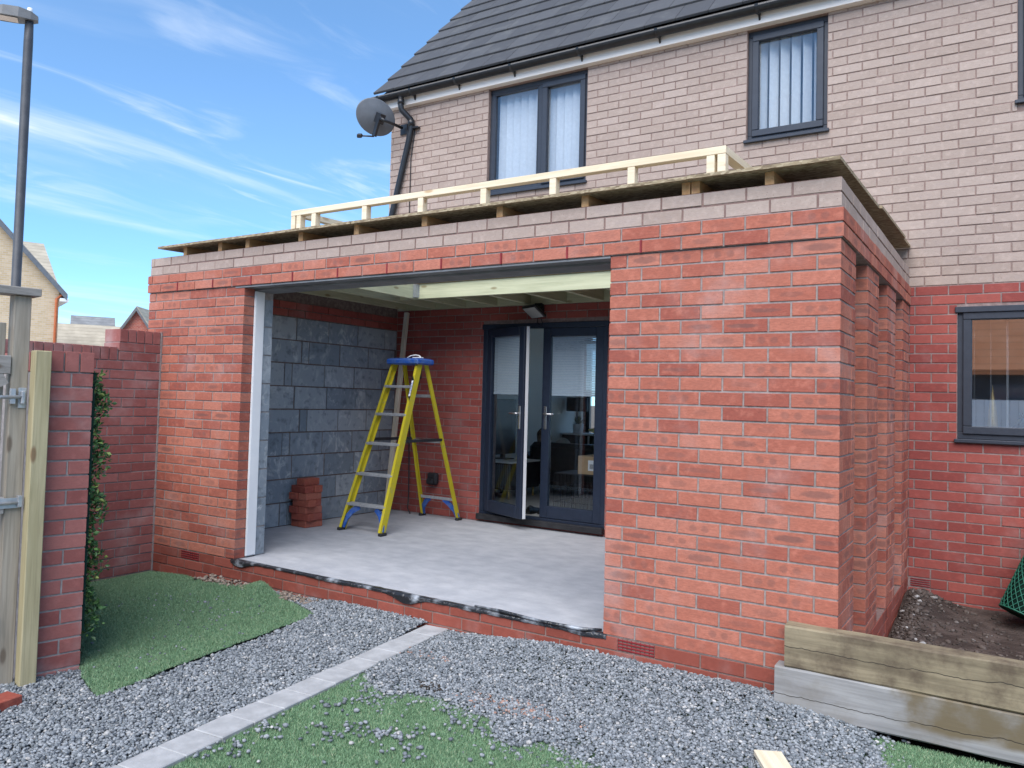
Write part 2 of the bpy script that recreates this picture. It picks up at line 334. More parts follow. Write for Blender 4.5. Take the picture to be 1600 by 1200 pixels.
def glass_mat(name, tint=(.92, .96, .98), refl=.22):
    t = NT(name); nt = t.t; tr = t.n('BsdfTransparent'); tr.inputs[0].default_value = (*tint, 1); gl = t.n('BsdfGlossy'); gl.inputs['Roughness'].default_value = .015; gl.inputs[0].default_value = (.95, .97, 1, 1)
    lw = t.n('LayerWeight'); lw.inputs[0].default_value = .35
    lw.inputs[0].default_value = .12; f = t.rng(lw.outputs['Fresnel'], 0., 1., refl, 1., False); mx = t.n('MixShader'); t.l(f, mx.inputs[0]); t.l(tr.outputs[0], mx.inputs[1]); t.l(gl.outputs[0], mx.inputs[2])
    t.l(mx.outputs[0], nt.nodes['Material Output'].inputs[0]); return t.m
M_glass = glass_mat('window_glass', refl=.14)
M_glass_k = glass_mat('kitchen_glass', refl=.5)
M_glass_d = glass_mat('door_glass', refl=.06)
M_blind = simple('white_blind_fabric', (.68, .69, .71), (.74, .75, .77), 30, .9, .1, .05, 200)
M_plaster = simple('cream_plaster', (.80, .785, .73), (.84, .825, .77), 2, .9, .1, 0)
M_dark = simple('dark_charcoal', (.02, .02, .023), (.035, .035, .038), 12, .6, .3, .05, 80)
M_sofa = simple('black_leather', (.012, .012, .013), (.022, .021, .021), 14, .42, .4, .15, 60)
M_lam = simple('grey_laminate', (.38, .37, .36), (.46, .45, .435), 8, .45, .4, 0, stretch=(6, 1, 1))
M_gold = simple('gold_ornament', (.75, .55, .2), (.85, .66, .3), 20, .3, .5, .1, 90, metal=.6)
M_card = simple('cardboard', (.42, .29, .17), (.47, .33, .2), 12, .85, .2, 0)
M_chrome = simple('chrome', (.6, .6, .6), (.7, .7, .7), 5, .2, .5, 0, metal=.9)
M_netting = simple('green_mesh_plastic', (.012, .10, .065), (.02, .15, .095), 20, .5, .4, 0)
M_netdark = simple('green_mesh_inner', (.008, .03, .022), (.012, .045, .032), 20, .8, .2, 0)
# ------------------------------------------------------------------ bricks
_bm = {}
def brick_geo(mb, L, H, D, c=.0016, rn=0., T=None):
    c = min(c, L*.3, H*.3)
    vs = []
    for y, ins in ((D, 0), (c, 0), (0, c)):
        for sx, sz in ((-1, -1), (1, -1), (1, 1), (-1, 1)): vs.append((sx*(L/2-ins), y, sz*(H/2-ins)))
    fs = [(0, 1, 2, 3), (8, 9, 10, 11)]
    for k in range(4):
        j = (k+1) % 4; fs += [(k, j, 4+j, 4+k), (4+k, 4+j, 8+j, 8+k)]
    mb.convex(vs, fs, rn, T)
def emit(parent, name, recs, mat, limit=300, jit=.0012):
    """recs: (pos, rotz, L, H, D). The largest in the picture become parts, the rest one joined part."""
    sc = []
    for i, (p, ph, L, H, D) in enumerate(recs):
        u, v, z = proj(p); n = np.array([math.sin(ph), -math.cos(ph), 0]); d = CAM-np.asarray(p); cs = (n@d)/np.linalg.norm(d)
        a = L*H*max(cs, 0)/z**2 if (z > 0 and -30 < u < 1630 and -30 < v < 1230) else 0
        sc.append((-a, i))
    order = [i for a, i in sorted(sc)]; top = set(order[:limit]); rest = MB()
    for i, (p, ph, L, H, D) in enumerate(recs):
        ry, rz, dn = random.gauss(0, .0025), random.gauss(0, .003), random.gauss(0, jit)
        T = Matrix.Translation(Vector(p)+Vector((math.sin(ph), -math.cos(ph), 0))*dn)@Matrix.Rotation(ph+rz, 4, 'Z')@Matrix.Rotation(ry, 4, 'Y')
        if i in top:
            key = (mat.name, round(L, 3), round(H, 3), round(D, 3))
            if key not in _bm:
                mb = MB(); brick_geo(mb, L, H, D); _bm[key] = mb.mesh(name, mat)
            o = link(name, _bm[key], parent); o.matrix_basis = T
        else: brick_geo(rest, L, H, D, rn=random.random()*.98+.01, T=T)
    if rest.v: stuff(part(name+'_courses', rest, mat, parent))
J = .005
def run(x0, x1, phase, L=.225, holes=(), minl=.028):
    """pieces of one course between x0 and x1; joints at phase + k*L; holes: intervals left out"""
    out = []; segs = [(x0, x1)]
    for h0, h1 in holes:
        ns = []
        for a, b in segs:
            if h1 <= a or h0 >= b: ns.append((a, b)); continue
            if h0 > a: ns.append((a, h0))
            if h1 < b: ns.append((h1, b))
        segs = ns
    for a, b in segs:
        k = math.floor((a-phase)/L+1e-6); e = [a]
        while True:
            k += 1; x = phase+k*L
            if x >= b-1e-6: break
            if x-a > minl and b-x > minl: e.append(x)
        e.append(b)
        for p, q in zip(e[:-1], e[1:]):
            p2 = p+(J if p > a+1e-6 else 0); q2 = q-(J if q < b-1e-6 else 0)
            if q2-p2 > .02: out.append((p2, q2))
    return out
def front(recs, x0, x1, z0, y=0., phase=0., h=.065, depth=.1025, holes=(), L=.225):
    for a, b in run(x0, x1, phase, L, holes): recs.append(((( a+b)/2, y, z0+J+h/2), 0., b-a, h, depth))
def sidew(recs, y0, y1, z0, x=0., phase=0., h=.065, depth=.1025, holes=(), L=.225):
    for a, b in run(y0, y1, phase, L, holes): recs.append(((x, (a+b)/2, z0+J+h/2), math.pi/2, b-a, h, depth))
# ------------------------------------------------------------------ dimensions (m): z=0 top of the plinth, y=0 front of the extension, y=D house wall
W, WQ, WP, D, G = 5.45, 4.243, 1.19, 3.0, -.165
PIERS = [(0, .44), (.8533, 1.2933), (1.7067, 2.1467), (2.56, 3.0)]
# ------------------------------------------------------------------ ground
mb = MB(); mb.add([(-300, -300, -.34), (300, -300, -.34), (300, 300, -.34), (-300, 300, -.34)], [(0, 1, 2, 3)]); struct('ground', mb, M_dirt)
def inpoly(P, poly):
    x, y = P[:, 0], P[:, 1]; r = np.zeros(len(P), bool); n = len(poly)
    for i in range(n):
        (x1, y1), (x2, y2) = poly[i], poly[(i+1) % n]
        if y1 == y2: continue
        r ^= ((y1 > y) != (y2 > y)) & (x < (x2-x1)*(y-y1)/(y2-y1)+x1)
    return r
def polydist(P, poly):
    d = np.full(len(P), 9.)
    for i in range(len(poly)):
        a = np.array(poly[i]); b = np.array(poly[(i+1) % len(poly)]); ab = b-a; t = np.clip(((P-a)@ab)/(ab@ab+1e-9), 0, 1)
        d = np.minimum(d, np.linalg.norm(P-a-t[:, None]*ab, axis=1))
    return d
def g2(pts): return [tuple(px(u, v, 2, G)[:2]) for u, v in pts]
KL0, KL1 = np.array([-2.395, -.012]), np.array([-2.155, -2.322])       # kerb left edge
KD = (KL1-KL0)/np.linalg.norm(KL1-KL0); KN = np.array([-KD[1], KD[0]])  # KN points to the right of the kerb
KW = .165
if KN[0] < 0: KN = -KN
KR0, KR1 = KL0+KN*KW, KL1+KN*KW
KE = KL0+KD*3.9; KER = KE+KN*KW
lawn_poly = [tuple(KR0), (0.0, -.005), (-.26, -.115), (3.2, -.115), (3.2, -3.62), tuple(KER)]
lawn_poly = [tuple(KR0), (-.25, -.01), (-.25, -.115), (3.2, -.115), (3.2, -3.9), tuple(KER)]
gravR = [tuple(KR0), tuple(KR0+KD*.9)] + g2([(575, 1062), (600, 1086), (640, 1082), (690, 1092), (735, 1112), (765, 1122), (772, 1150), (800, 1165), (850, 1157), (905, 1187), (960, 1203), (1010, 1240), (1090, 1262), (1240, 1262), (1330, 1238), (1385, 1200), (1368, 1168), (1363, 1138)]) + [(.15, -.115), (-.26, -.115), (-.26, -.002)]
turfL = g2([(128, 1062), (150, 1089), (185, 1078), (220, 1065), (300, 1035), (350, 1016), (400, 999), (450, 978), (492, 962), (470, 948)]) + [(-3.55, -.12), (-3.95, -.06), (-4.35, -.17), (-4.75, -.05), (-5.24, -.02), (-5.24, -1.72), (-3.25, -1.80)]
gravL = [tuple(KL0), tuple(KE), (-3.2, -4.1), (-3.45, -2.3), (-3.30, -1.80), (-3.9, -1.5), (-3.9, -.002)]
def sheet(name, poly, z, mat, skirt=.12):
    mb = MB(); n = len(poly); mb.add([(x, y, z) for x, y in poly]+[(x, y, z-skirt) for x, y in poly], [tuple(range(n))]+[(i, (i+1) % n, n+(i+1) % n, n+i) for i in range(n)])
    import bmesh
    o = struct(name, mb, mat); bm = bmesh.new(); bm.from_mesh(o.data); bmesh.ops.recalc_face_normals(bm, faces=bm.faces[:]); bm.to_mesh(o.data); bm.free(); return o
sheet('gravel_bed', gravL, G-.022, M_gbase)
lawn = sheet('lawn_base', lawn_poly, G-.012, M_turfbase)
bounce_patio = MB(); bounce_patio.box(-3.1, 9, -9.6, -3.95, -.3, G-.01); struct('bounce_patio', bounce_patio, M_patio)  # unseen pale paving added behind the camera to bounce light at the house
back_lawn = MB(); back_lawn.box(3.3, 9, -3.9, -.12, -.3, G-.014); struct('side_lawn', back_lawn, M_turfbase)
pl2 = MB(); pl2.box(-40, -5.6, -30, 30, -.33, -.28); struct('pavement', pl2, M_patio)
pl3 = MB(); pl3.box(-5.59, 30, 7.8, 34, -.33, -.26); struct('bounce_drive', pl3, M_patio)  # unseen pale paving added to throw light through the street side glazing
def hL(P):                                          # height of the loose turf piece on the left: it rucks up at its right end
    x, y = P[:, 0], P[:, 1]
    a = .085*np.exp(-(((x+3.72)*.75+(y+.22)*.66)**2)/.012-(((x+3.72)*.66-(y+.22)*.75)**2)/.16)
    b = .010*np.exp(-((y+1.55-.15*(x+3))**2)/.03)*np.exp(-((x+3.0)**2)/.1)
    c = .010*np.sin(3.1*x+1.7*y)*np.cos(2.3*y-.7*x)
    return G+.004+a+b+c+np.where(x < -4.2, -.06*np.clip((-4.2-x), 0, 1), 0)
def grid_sheet(name, poly, hf, mat, step=.05):
    A = np.array(poly); xs = np.arange(A[:, 0].min(), A[:, 0].max()+step, step); ys = np.arange(A[:, 1].min(), A[:, 1].max()+step, step)
    X, Y = np.meshgrid(xs, ys); P = np.c_[X.ravel(), Y.ravel()]; ins = (inpoly(P, poly) | (polydist(P, poly) < step*.3)).reshape(X.shape); Z = hf(P)
    vs = np.c_[P, Z]; nx = len(xs); fs = []
    for j in range(len(ys)-1):
        for i in range(nx-1):
            if ins[j, i] and ins[j, i+1] and ins[j+1, i] and ins[j+1, i+1]: fs.append((j*nx+i, j*nx+i+1, (j+1)*nx+i+1, (j+1)*nx+i))
    mb = MB(); mb.add(vs, fs, None, 0, True); return part(name, mb, mat)
def np_mesh(name, V, F, rn, mat, smooth=False):
    me = bpy.data.meshes.new(name); nf, k = F.shape
    me.vertices.add(len(V)); me.vertices.foreach_set('co', V.astype(np.float32).ravel()); me.loops.add(nf*k); me.loops.foreach_set('vertex_index', F.astype(np.int32).ravel())
    me.polygons.add(nf); me.polygons.foreach_set('loop_start', np.arange(0, nf*k, k, dtype=np.int32))
    a = me.attributes.new('rnd', 'FLOAT', 'FACE'); a.data.foreach_set('value', rn.astype(np.float32))
    me.materials.append(mat); me.update(calc_edges=True); me.validate(); return me
def blades(poly, hf, dens, mat, parent_name, avoid=None, h=(.007, .015), wid=.004):
    A = np.array(poly); lo, hi = A.min(0), A.max(0); n = int(dens*(hi-lo).prod()); P = RNG.uniform(lo, hi, (n, 2)); P = P[inpoly(P, poly)]
    if avoid is not None: P = P[~(inpoly(P, avoid) & (polydist(P, avoid) > .03))]
    # keep what the camera can see, with a margin
    n = len(P); Z = hf(P); ang = RNG.uniform(0, 2*np.pi, n); H = RNG.uniform(*h, n); ln = RNG.normal(0, .006, (n, 2))
    d = np.c_[np.cos(ang), np.sin(ang)]*wid/2
    V = np.zeros((n, 3, 3)); V[:, 0, :2] = P-d; V[:, 1, :2] = P+d; V[:, 2, :2] = P+ln; V[:, 0, 2] = V[:, 1, 2] = Z-.002; V[:, 2, 2] = Z+H
    return np_mesh(parent_name, V.reshape(-1, 3), np.arange(n*3).reshape(n, 3), RNG.uniform(.01, .99, n), mat)
flat = lambda P: np.full(len(P), G-.012)
o = stuff(link('lawn_turf', blades(lawn_poly[:3]+[(1.6, -.115), (1.6, -3.2), (-2.0, -3.2)], flat, 60000, M_turf, 'lawn_turf', gravR))); tag(o, 'green artificial lawn sprinkled with loose grey stones', 'artificial grass')
t_ = thing('turf_offcut', 'loose rucked piece of artificial turf lying beside the gravel and the garden wall', 'turf', (-4, -1, G))
tb = grid_sheet('backing', turfL, hL, M_turfbase, .04); tb.parent = t_; tb.matrix_parent_inverse = Matrix.Translation(-t_.location)
o = stuff(link('turf_pile', blades(turfL, hL, 60000, M_turf, 'turf_pile'), t_))
# gravel stones
ico_v = []; ph_ = (1+5**.5)/2
for a in (-1, 1):
    for b in (-ph_, ph_): ico_v += [(0, a, b), (a, b, 0), (b, 0, a)]
ico_v = np.array(ico_v)/np.linalg.norm([1, ph_]); _f20 = []
for i in range(12):
    for j in range(i+1, 12):
        for k in range(j+1, 12):
            if max(np.linalg.norm(ico_v[i]-ico_v[j]), np.linalg.norm(ico_v[j]-ico_v[k]), np.linalg.norm(ico_v[i]-ico_v[k])) < 1.1:
                nrm = np.cross(ico_v[j]-ico_v[i], ico_v[k]-ico_v[i]); _f20.append((i, j, k) if nrm@ico_v[i] > 0 else (i, k, j))
ico_f = np.array(_f20)
def stones(P, Z, size, name, mat, flatn=.62):
    n = len(P); V = np.repeat(ico_v[None], n, 0)*RNG.uniform(.72, 1.2, (n, 12, 1)); sc = np.c_[RNG.uniform(.75, 1.35, n), RNG.uniform(.65, 1.0, n), RNG.uniform(.45, .85, n)*flatn/.62]*size[:, None]
    V = V*sc[:, None, :]; a = RNG.uniform(0, 2*np.pi, n); b = RNG.normal(0, .45, n)
    cb, sb = np.cos(b)[:, None], np.sin(b)[:, None]; y, z = V[..., 1].copy(), V[..., 2].copy(); V[..., 1] = y*cb-z*sb; V[..., 2] = y*sb+z*cb
    ca, sa = np.cos(a)[:, None], np.sin(a)[:, None]; x, y = V[..., 0].copy(), V[..., 1].copy(); V[..., 0] = x*ca-y*sa; V[..., 1] = x*sa+y*ca
    V[..., 0] += P[:, :1]; V[..., 1] += P[:, 1:2]; V[..., 2] += Z[:, None]
    F = (ico_f[None]+(np.arange(n)*12)[:, None, None]).reshape(-1, 3)
    return np_mesh(name, V.reshape(-1, 3), F, np.repeat(RNG.uniform(.01, .99, n), len(ico_f)), mat)
def gravel(name, label, poly, dens, avoid=None, edge=.10, mound=None, size=(.0055, .0110)):
    A = np.array(poly); lo, hi = A.min(0)-edge, A.max(0)+edge; n = int(dens*(hi-lo).prod()); P = RNG.uniform(lo, hi, (n, 2))
    ins = inpoly(P, poly); d = polydist(P, poly); keep = ins | (RNG.uniform(0, 1, n) < .30*np.exp(-d/(edge*.35)))
    P = P[keep]; ins = ins[keep]; d = d[keep]
    if avoid is not None:
        for av in avoid:
            k = ~(inpoly(P, av)); P = P[k]; ins = ins[k]; d = d[k]
    sz = RNG.uniform(*size, len(P))*np.where(RNG.uniform(0, 1, len(P)) < .06, 1.45, 1)
    base = np.full(len(P), G-.010) if mound is None else mound(P, ins, d)
    Z = base+RNG.uniform(-.004, .012, len(P))*ins+sz*.3
    o = stuff(link(name, stones(P, Z, sz, name, M_stone))); return tag(o, label, 'gravel')
def moundR(P, ins, d):
    w = np.clip(1+P[:, 1]/.55, 0, 1); return G-.010+ins*np.clip(d/.10, 0, 1)*.014+.06*w*w*(3-2*w)*np.clip((P[:, 0]+2.1)/.6, 0, 1)*np.clip((.25-P[:, 0])/.4, 0, 1)
def moundL(P, ins, d):
    w = np.clip(1+P[:, 1]/.5, 0, 1); return G-.014+ins*.004+.035*w*np.clip((P[:, 0]+3.5)/.4, 0, 1)
kerb_poly = [tuple(KL0-KN*.004), tuple(KE-KN*.004), tuple(KER+KN*.004), tuple(KR0+KN*.004)]
wallbox = [(-6, .0), (-6, 4), (4, 4), (4, .0)]
gravel('gravel_heap', 'grey gravel heaped along the right brick pier and spilling over the lawn', gravR, 14500, [kerb_poly, wallbox], .13, moundR)
turf_in = [(x*.985-.045, y*.97-.03) for x, y in turfL]
gravel('gravel_strip', 'grey gravel strip between the kerb pavers and the garden gate', gravL, 14500, [kerb_poly, [p for p in turfL], wallbox], .02, moundL)
P = RNG.uniform((-2.2, -2.4), (.9, -.3), (900, 2)); cl_ = RNG.uniform((-2.1, -2.1), (-.3, -1.0), (26, 2)); P = np.r_[P[:260], cl_[RNG.integers(0, 26, 520)]+RNG.normal(0, .055, (520, 2))]
k = inpoly(P, lawn_poly) & ~inpoly(P, gravR) & ~inpoly(P, kerb_poly); P = P[k]; sz = RNG.uniform(.0075, .0135, len(P))
tag(stuff(link('scattered_stones', stones(P, np.full(len(P), G+.004), sz, 'scattered_stones', M_stone))), 'grey stones strewn singly over the artificial lawn', 'stones')
P = np.r_[RNG.normal((-3.75, -.72), (.38, .22), (70, 2)), RNG.normal((-3.2, -1.35), (.16, .2), (26, 2))]; P = P[inpoly(P, turfL)]
tag(stuff(link('strewn_stones', stones(P, hL(P)+.008, RNG.uniform(.005, .011, len(P)), 'strewn_stones', M_stone))), 'pale stone chips strewn on the loose turf piece', 'stones')
c_ = px(815, 1112, 2, G)[:2]; P = np.r_[RNG.normal(c_, (.13, .04), (520, 2)), RNG.normal(c_+np.array([-.75, .35]), (.09, .03), (120, 2))]; P = P[~inpoly(P, kerb_poly)]
tag(stuff(link('sand_patch', stones(P, np.full(len(P), G+.012), RNG.uniform(.003, .010, len(P)), 'sand_patch', attr_mat('red_sand_crumb', [(0, (.30, .17, .13)), (1, (.46, .30, .24))], .95)))), 'reddish sandy patch showing through the heaped gravel', 'sand')
c_ = px(672, 1076, 2, G)[:2]; P = RNG.normal(c_, (.045, .018), (60, 2))
tag(stuff(link('dark_clump', stones(P, np.full(len(P), G+.012), RNG.uniform(.006, .014, len(P)), 'dark_clump', attr_mat('dark_clump_soil', [(0, (.02, .018, .016)), (1, (.07, .055, .045))], .95)))), 'dark clump of soil on the gravel edge near the kerb pavers', 'soil')
# soil strip under the opening and rubble
P = np.c_[RNG.uniform(-4.5, -3.3, 420), RNG.uniform(-.16, -.0, 420)]
tag(stuff(link('dirt_crumbs', stones(P, np.full(len(P), G-.0)+RNG.uniform(-.01, .02, 420), RNG.uniform(.006, .02, 420), 'dirt_crumbs', attr_mat('dirt_crumb', [(0, (.17, .13, .1)), (1, (.36, .30, .25))], .95)))), 'brown soil crumbs along the plinth under the opening', 'soil')
# kerb of concrete pavers
t_ = thing('kerb', 'line of light grey concrete pavers running from the plinth across the gravel', 'kerb', (KL0[0], KL0[1], G)); s = 0.; kang = math.atan2(KD[1], KD[0])
while s < 3.7:
    L = .192; c = KL0+KD*(s+L/2)+KN*KW/2; mb = MB()
    mb.box(-L/2+.0015, L/2-.0015, -KW/2, KW/2, -.06, 0, .004)
    o = part('paver', mb, M_paver, t_); o.matrix_basis = Matrix.Translation((c[0], c[1], G+.008+random.gauss(0, .0012)))@Matrix.Rotation(kang+random.gauss(0, .006), 4, 'Z')@Matrix.Rotation(random.gauss(0, .004), 4, 'Y')
    s += L
# ------------------------------------------------------------------ the extension
EXT = thing('brick_extension', 'half built red brick extension with wide open front and flat timber roof', 'extension', (-2.7, 1.5, -.3))
R_, B_, PL = [], [], []
for n in range(28):                                   # n courses down from the corbel
    z = (27-n)*.075
    if n % 2 == 0:
        front(R_, -WP, 0, z, phase=0, holes=[(-WP-1, -1.086)]); R_.append(((-1.143, 0, z+.0375), 0., .094, .065, .1025))
        sidew(R_, .1125-J, .44, z, phase=.3325)
    else:
        R_.append(((-.05125, 0, z+.0375), 0., .1025, .065, .215)); front(R_, -WP, -.1075-J, z, phase=-.1075)
        sidew(R_, .225-J, .44, z, phase=1)
    front(R_, -W, -WQ, z, phase=(-W+.0925 if n % 2 == 0 else -WQ-.1075))
    for a, b in PIERS[1:]: sidew(R_, a, b, z, phase=(a+.2225 if n % 2 == 0 else a+.11))
    # left reveal: end faces of the return bricks are the ends of the front bricks
for i, z in enumerate((2.175, 2.10)):                 # two projecting courses over the opening
    front(R_, -W-.012, .012, z, y=-.013, phase=(0 if i == 0 else -.1075), depth=.115)
    sidew(R_, .105, D, z, x=.0125, phase=(.1125 if i == 0 else .225), depth=.115)
for i, z in enumerate((2.325, 2.25)):
    front(B_, -W, 0, z, y=.0, phase=(0 if i == 0 else -.1075)); sidew(B_, .1025+J, D, z, phase=(.1125 if i == 0 else .225))
VENTS = [(-1.106, -.892), (-4.88, -4.655)]
for i in range(4):
    z = -.075*(i+1); front(PL, -W, 0, z, phase=(-1.099 if i % 2 == 0 else -.1075), holes=VENTS if i == 0 else ()); sidew(PL, .1025+J, D, z, phase=(.1125 if i % 2 else .225))
emit(EXT, 'brick', R_, M_red); emit(EXT, 'grey_brick', B_, M_buff); emit(EXT, 'plinth_brick', PL, M_plinth)
rc = .0045
mb = MB()                                              # mortar core of the outer leaf, set back behind the brick faces
mb.box(-WP+rc, -rc, rc, .10, 0, 2.1); mb.box(-W+rc, -WQ-rc, rc, .10, 0, 2.1)
mb.box(-.10, -rc, .1001, .44-rc, 0, 2.1)
for a, b in PIERS[1:]: mb.box(-.10, -rc, a+rc, b-.002, 0, 2.1)
mb.box(-W-.006, .006, -.007, .10, 2.102, 2.25); mb.box(-.10, .0065, .1001, D-.001, 2.102, 2.25)
part('mortar', mb, M_mortar, EXT)
mb = MB(); mb.box(-W+rc, -rc, rc, .10, 2.2501, 2.398); mb.box(-.10, -rc, .1001, D-.001, 2.2501, 2.398); part('mortar', mb, M_mortar_red, EXT)
mb = MB(); mb.box(-W+rc, -rc, rc, .10, -.32, -.002); mb.box(-.10, -rc, .1001, D-.001, -.32, -.002); part('mortar', mb, M_mortar_red, EXT)
mb = MB(); mb.box(-W, -W+.10, .1001, D-.001, -.32, 2.398); part('side_leaf', mb, M_red2, EXT)
mb = MB()                                              # inner leaf
mb.box(-WP, -.3, .2, .3, 0, 2.1); mb.box(-5.145, -WQ-.006, .2, .3, 0, 2.1); mb.box(-5.4, -.3, .2, .3, 2.13, 2.24)
for a, b in PIERS: mb.box(-.3, -.2, max(a-.02, .2), b, 0, 2.1); mb.box(-.199, -.101, a+.02, b-.02, 0, 2.1)
mb.box(-.3, -.2, .3, D-.001, 2.13, 2.24)
part('inner_leaf', mb, M_mortar_g, EXT)
for x0, x1 in VENTS:
    v = MB(); v.box(x0+.004, x1-.004, .016, .05, -.07, -.005); vo = part('air_vent', v, M_redvent, EXT)
    for r in range(4): s_ = MB(); s_.box(x0+.004, x1-.004, -.001, .0158, -.07+.0035+r*.0165, -.07+.0115+r*.0165, .001); part('slat', s_, M_redvent, vo)
    for q in range(9):
        s_ = MB(); xx = x0+.006+(x1-x0-.012)*q/8; s_.box(xx-.0015, xx+.0015, .001, .0157, -.0698, -.0052); part('bar', s_, M_redvent, vo)
for k in range(1, 14):                                 # weep vents in the lower projecting course
    x = -.1075-.45*k+.225*0
    if -W < x and k > 1: v = MB(); v.box(x-.0055, x+.0055, -.0175, .05, 2.1035, 2.172); part('weep_vent', v, M_redvent, EXT)
# left inner wall of concrete blocks
BL = []; XI = -5.15
for k in range(9):
    z = k*.225; ph = [(.35, .44), (.31, .39)][k % 2]
    e = [.3] + ([1.30, 1.40] if k % 3 == 0 else [1.52, 1.62] if k % 3 == 1 else [1.44]); y = e[-1]
    while y < D-.05: y += .45; e.append(min(y, D))
    y = e[1]
    e2 = [.3, .75] + [q for q in e[1:] if q > .8]
    for a, b in zip(e2[:-1], e2[1:]):
        if b-a > .04: BL.append(((XI, (a+b)/2, z+.1125), math.pi/2, b-a-.012, .213, .1))
emit(EXT, 'block', BL, M_block, jit=.002)
for z in [k*.225 for k in range(10)]:
    pass
BE = []                                                # block ends seen in the left reveal
for k in range(9): BE.append(((-WQ, .25, k*.225+.1125), math.pi/2, .098, .213, .3))
emit(EXT, 'block', BE, M_block)
RT = [];
for a, b in run(.3, D, .42): RT.append(((XI+.001, (a+b)/2, 2.025+.0375), math.pi/2, b-a, .065, .1))
for a, b in run(.3, D, .3): RT.append(((XI+.001, (a+b)/2, 2.10+.0375), math.pi/2, b-a, .065, .1))
emit(EXT, 'brick', RT, M_red2, limit=26)
mb = MB(); mb.box(XI-.1, XI-.006, .3, D-.001, 0, 2.3); mb.box(-5.144, -WQ-.3, .201, .299, .01, 2.099); part('mortar', mb, simple('mortar_dark', (.14, .10, .085), (.22, .17, .15), 30, .95, .1, .5, 200), EXT)
mb = MB()                                              # steel lintel: flange under the projecting course and the upstand behind it
mb.box(-WQ-.1, -WP+.0, -.004, .098, 2.088, 2.0985); mb.box(-WQ-.1, -WP+.1, .102, .30, 2.075, 2.087); mb.box(-WQ-.1, -WP+.1, .102, .112, 2.0875, 2.23); part('lintel', mb, M_lintel, EXT)
mb = MB(); mb.box(-WQ-.3, -WP+.3, .105, .125, 2.088, 2.25); mb.box(-5.4, -.12, .11, .19, 2.2505, 2.398); part('cavity_tray', mb, M_blackp, EXT)
# roof timbers; lantern opening x -4.24..-.62, y .36..2.15
HX0, HX1, HY0, HY1 = -4.24, -.62, .36, 2.15
def zt(y): return 2.463+.032*(y+.06)                          # underside of the deck, rising to the house
FX = [-4.56, -4.236, -3.658, -3.112, -2.518, -1.938, -1.36, -.767, -.715, -.337, -5.0]
def prism_y(x0, x1, y0, y1, z0, dz=0.):
    mb = MB(); vs = [(x, y, z) for y in (y0, y1) for x in (x0, x1) for z in (z0, zt(y)-dz)]
    mb.convex(vs, [(0, 1, 3, 2), (4, 5, 7, 6), (0, 1, 5, 4), (2, 3, 7, 6), (0, 2, 6, 4), (1, 3, 7, 5)]); return mb
for x in FX:                                           # tapered firrings carry the boards
    if HX0-.03 < x < HX1+.03:
        part('firring', prism_y(x-.022, x+.022, .006, HY0-.05, 2.4), M_fir, EXT); part('firring', prism_y(x-.022, x+.022, HY1+.05, D-.02, 2.4), M_fir, EXT)
    else: part('firring', prism_y(x-.022, x+.022, .006, D-.02, 2.4), M_fir, EXT)
for i, x in enumerate(np.arange(-5.0, -.3, .4)):
    if HX0-.1 < x < HX1+.1:
        mb = MB(); mb.box(x-.023, x+.023, HY1+.048, D-.05, 2.252, 2.396, .002)
    else: mb = MB(); mb.box(x-.023, x+.023, .32, D-.05, 2.252, 2.396, .002)
    part('joist', mb, M_green_y, EXT)
for y0 in (HY1, ): mb = MB(); mb.box(HX0-.2, HX1+.2, y0, y0+.045, 2.25, 2.397, .002); part('trimmer', mb, M_green_x, EXT)
mb = MB(); mb.box(HX0-.2, HX1+.2, HY0-.05, HY0-.005, 2.25, 2.397, .002); part('trimmer', mb, M_green_x, EXT)
for x0 in (HX0-.045, HX1): mb = MB(); mb.box(x0, x0+.045, HY0, HY1-.001, 2.2495, 2.3965, .002); part('trimmer', mb, M_green_y, EXT)
mb = MB(); mb.box(HX0+.004, HX0+.042, HY1-.045, HY1-.0015, 2.262, 2.392)
for q in range(6): mb.box(HX0+.001, HX0+.05, HY1-.003, HY1-.0005, 2.27+q*.02, 2.28+q*.02)
part('joist_hanger', mb, M_steel, EXT)
mb = MB(); mb.box(-5.1, -.32, D-.045, D-.003, 2.25, 2.397); part('wall_plate', mb, M_green_x, EXT)
def deck(x0, x1, y0, y1, d=0.):
    mb = MB(); vs = [(x, y, zt(y)+t+d) for y in (y0, y1) for x in (x0, x1) for t in (0, .018)]
    mb.convex(vs, [(0, 1, 3, 2), (4, 5, 7, 6), (0, 1, 5, 4), (2, 3, 7, 6), (0, 2, 6, 4), (1, 3, 7, 5)]); part('deck_board', mb, M_osb, EXT)
deck(-5.28, -3.115, -.060, HY0); deck(-3.11, -.745, -.056, HY0); deck(-.74, .004, -.066, 1.26); deck(-.74, .020, 1.263, 2.52, .001)
deck(-.74, .008, 2.523, D-.01); deck(-5.28, HX0, HY0+.003, 1.6); deck(-5.28, HX0, 1.603, D-.01); deck(HX0+.003, -2.4, HY1+.005, D-.01); deck(-2.397, -.743, HY1+.005, D-.01)
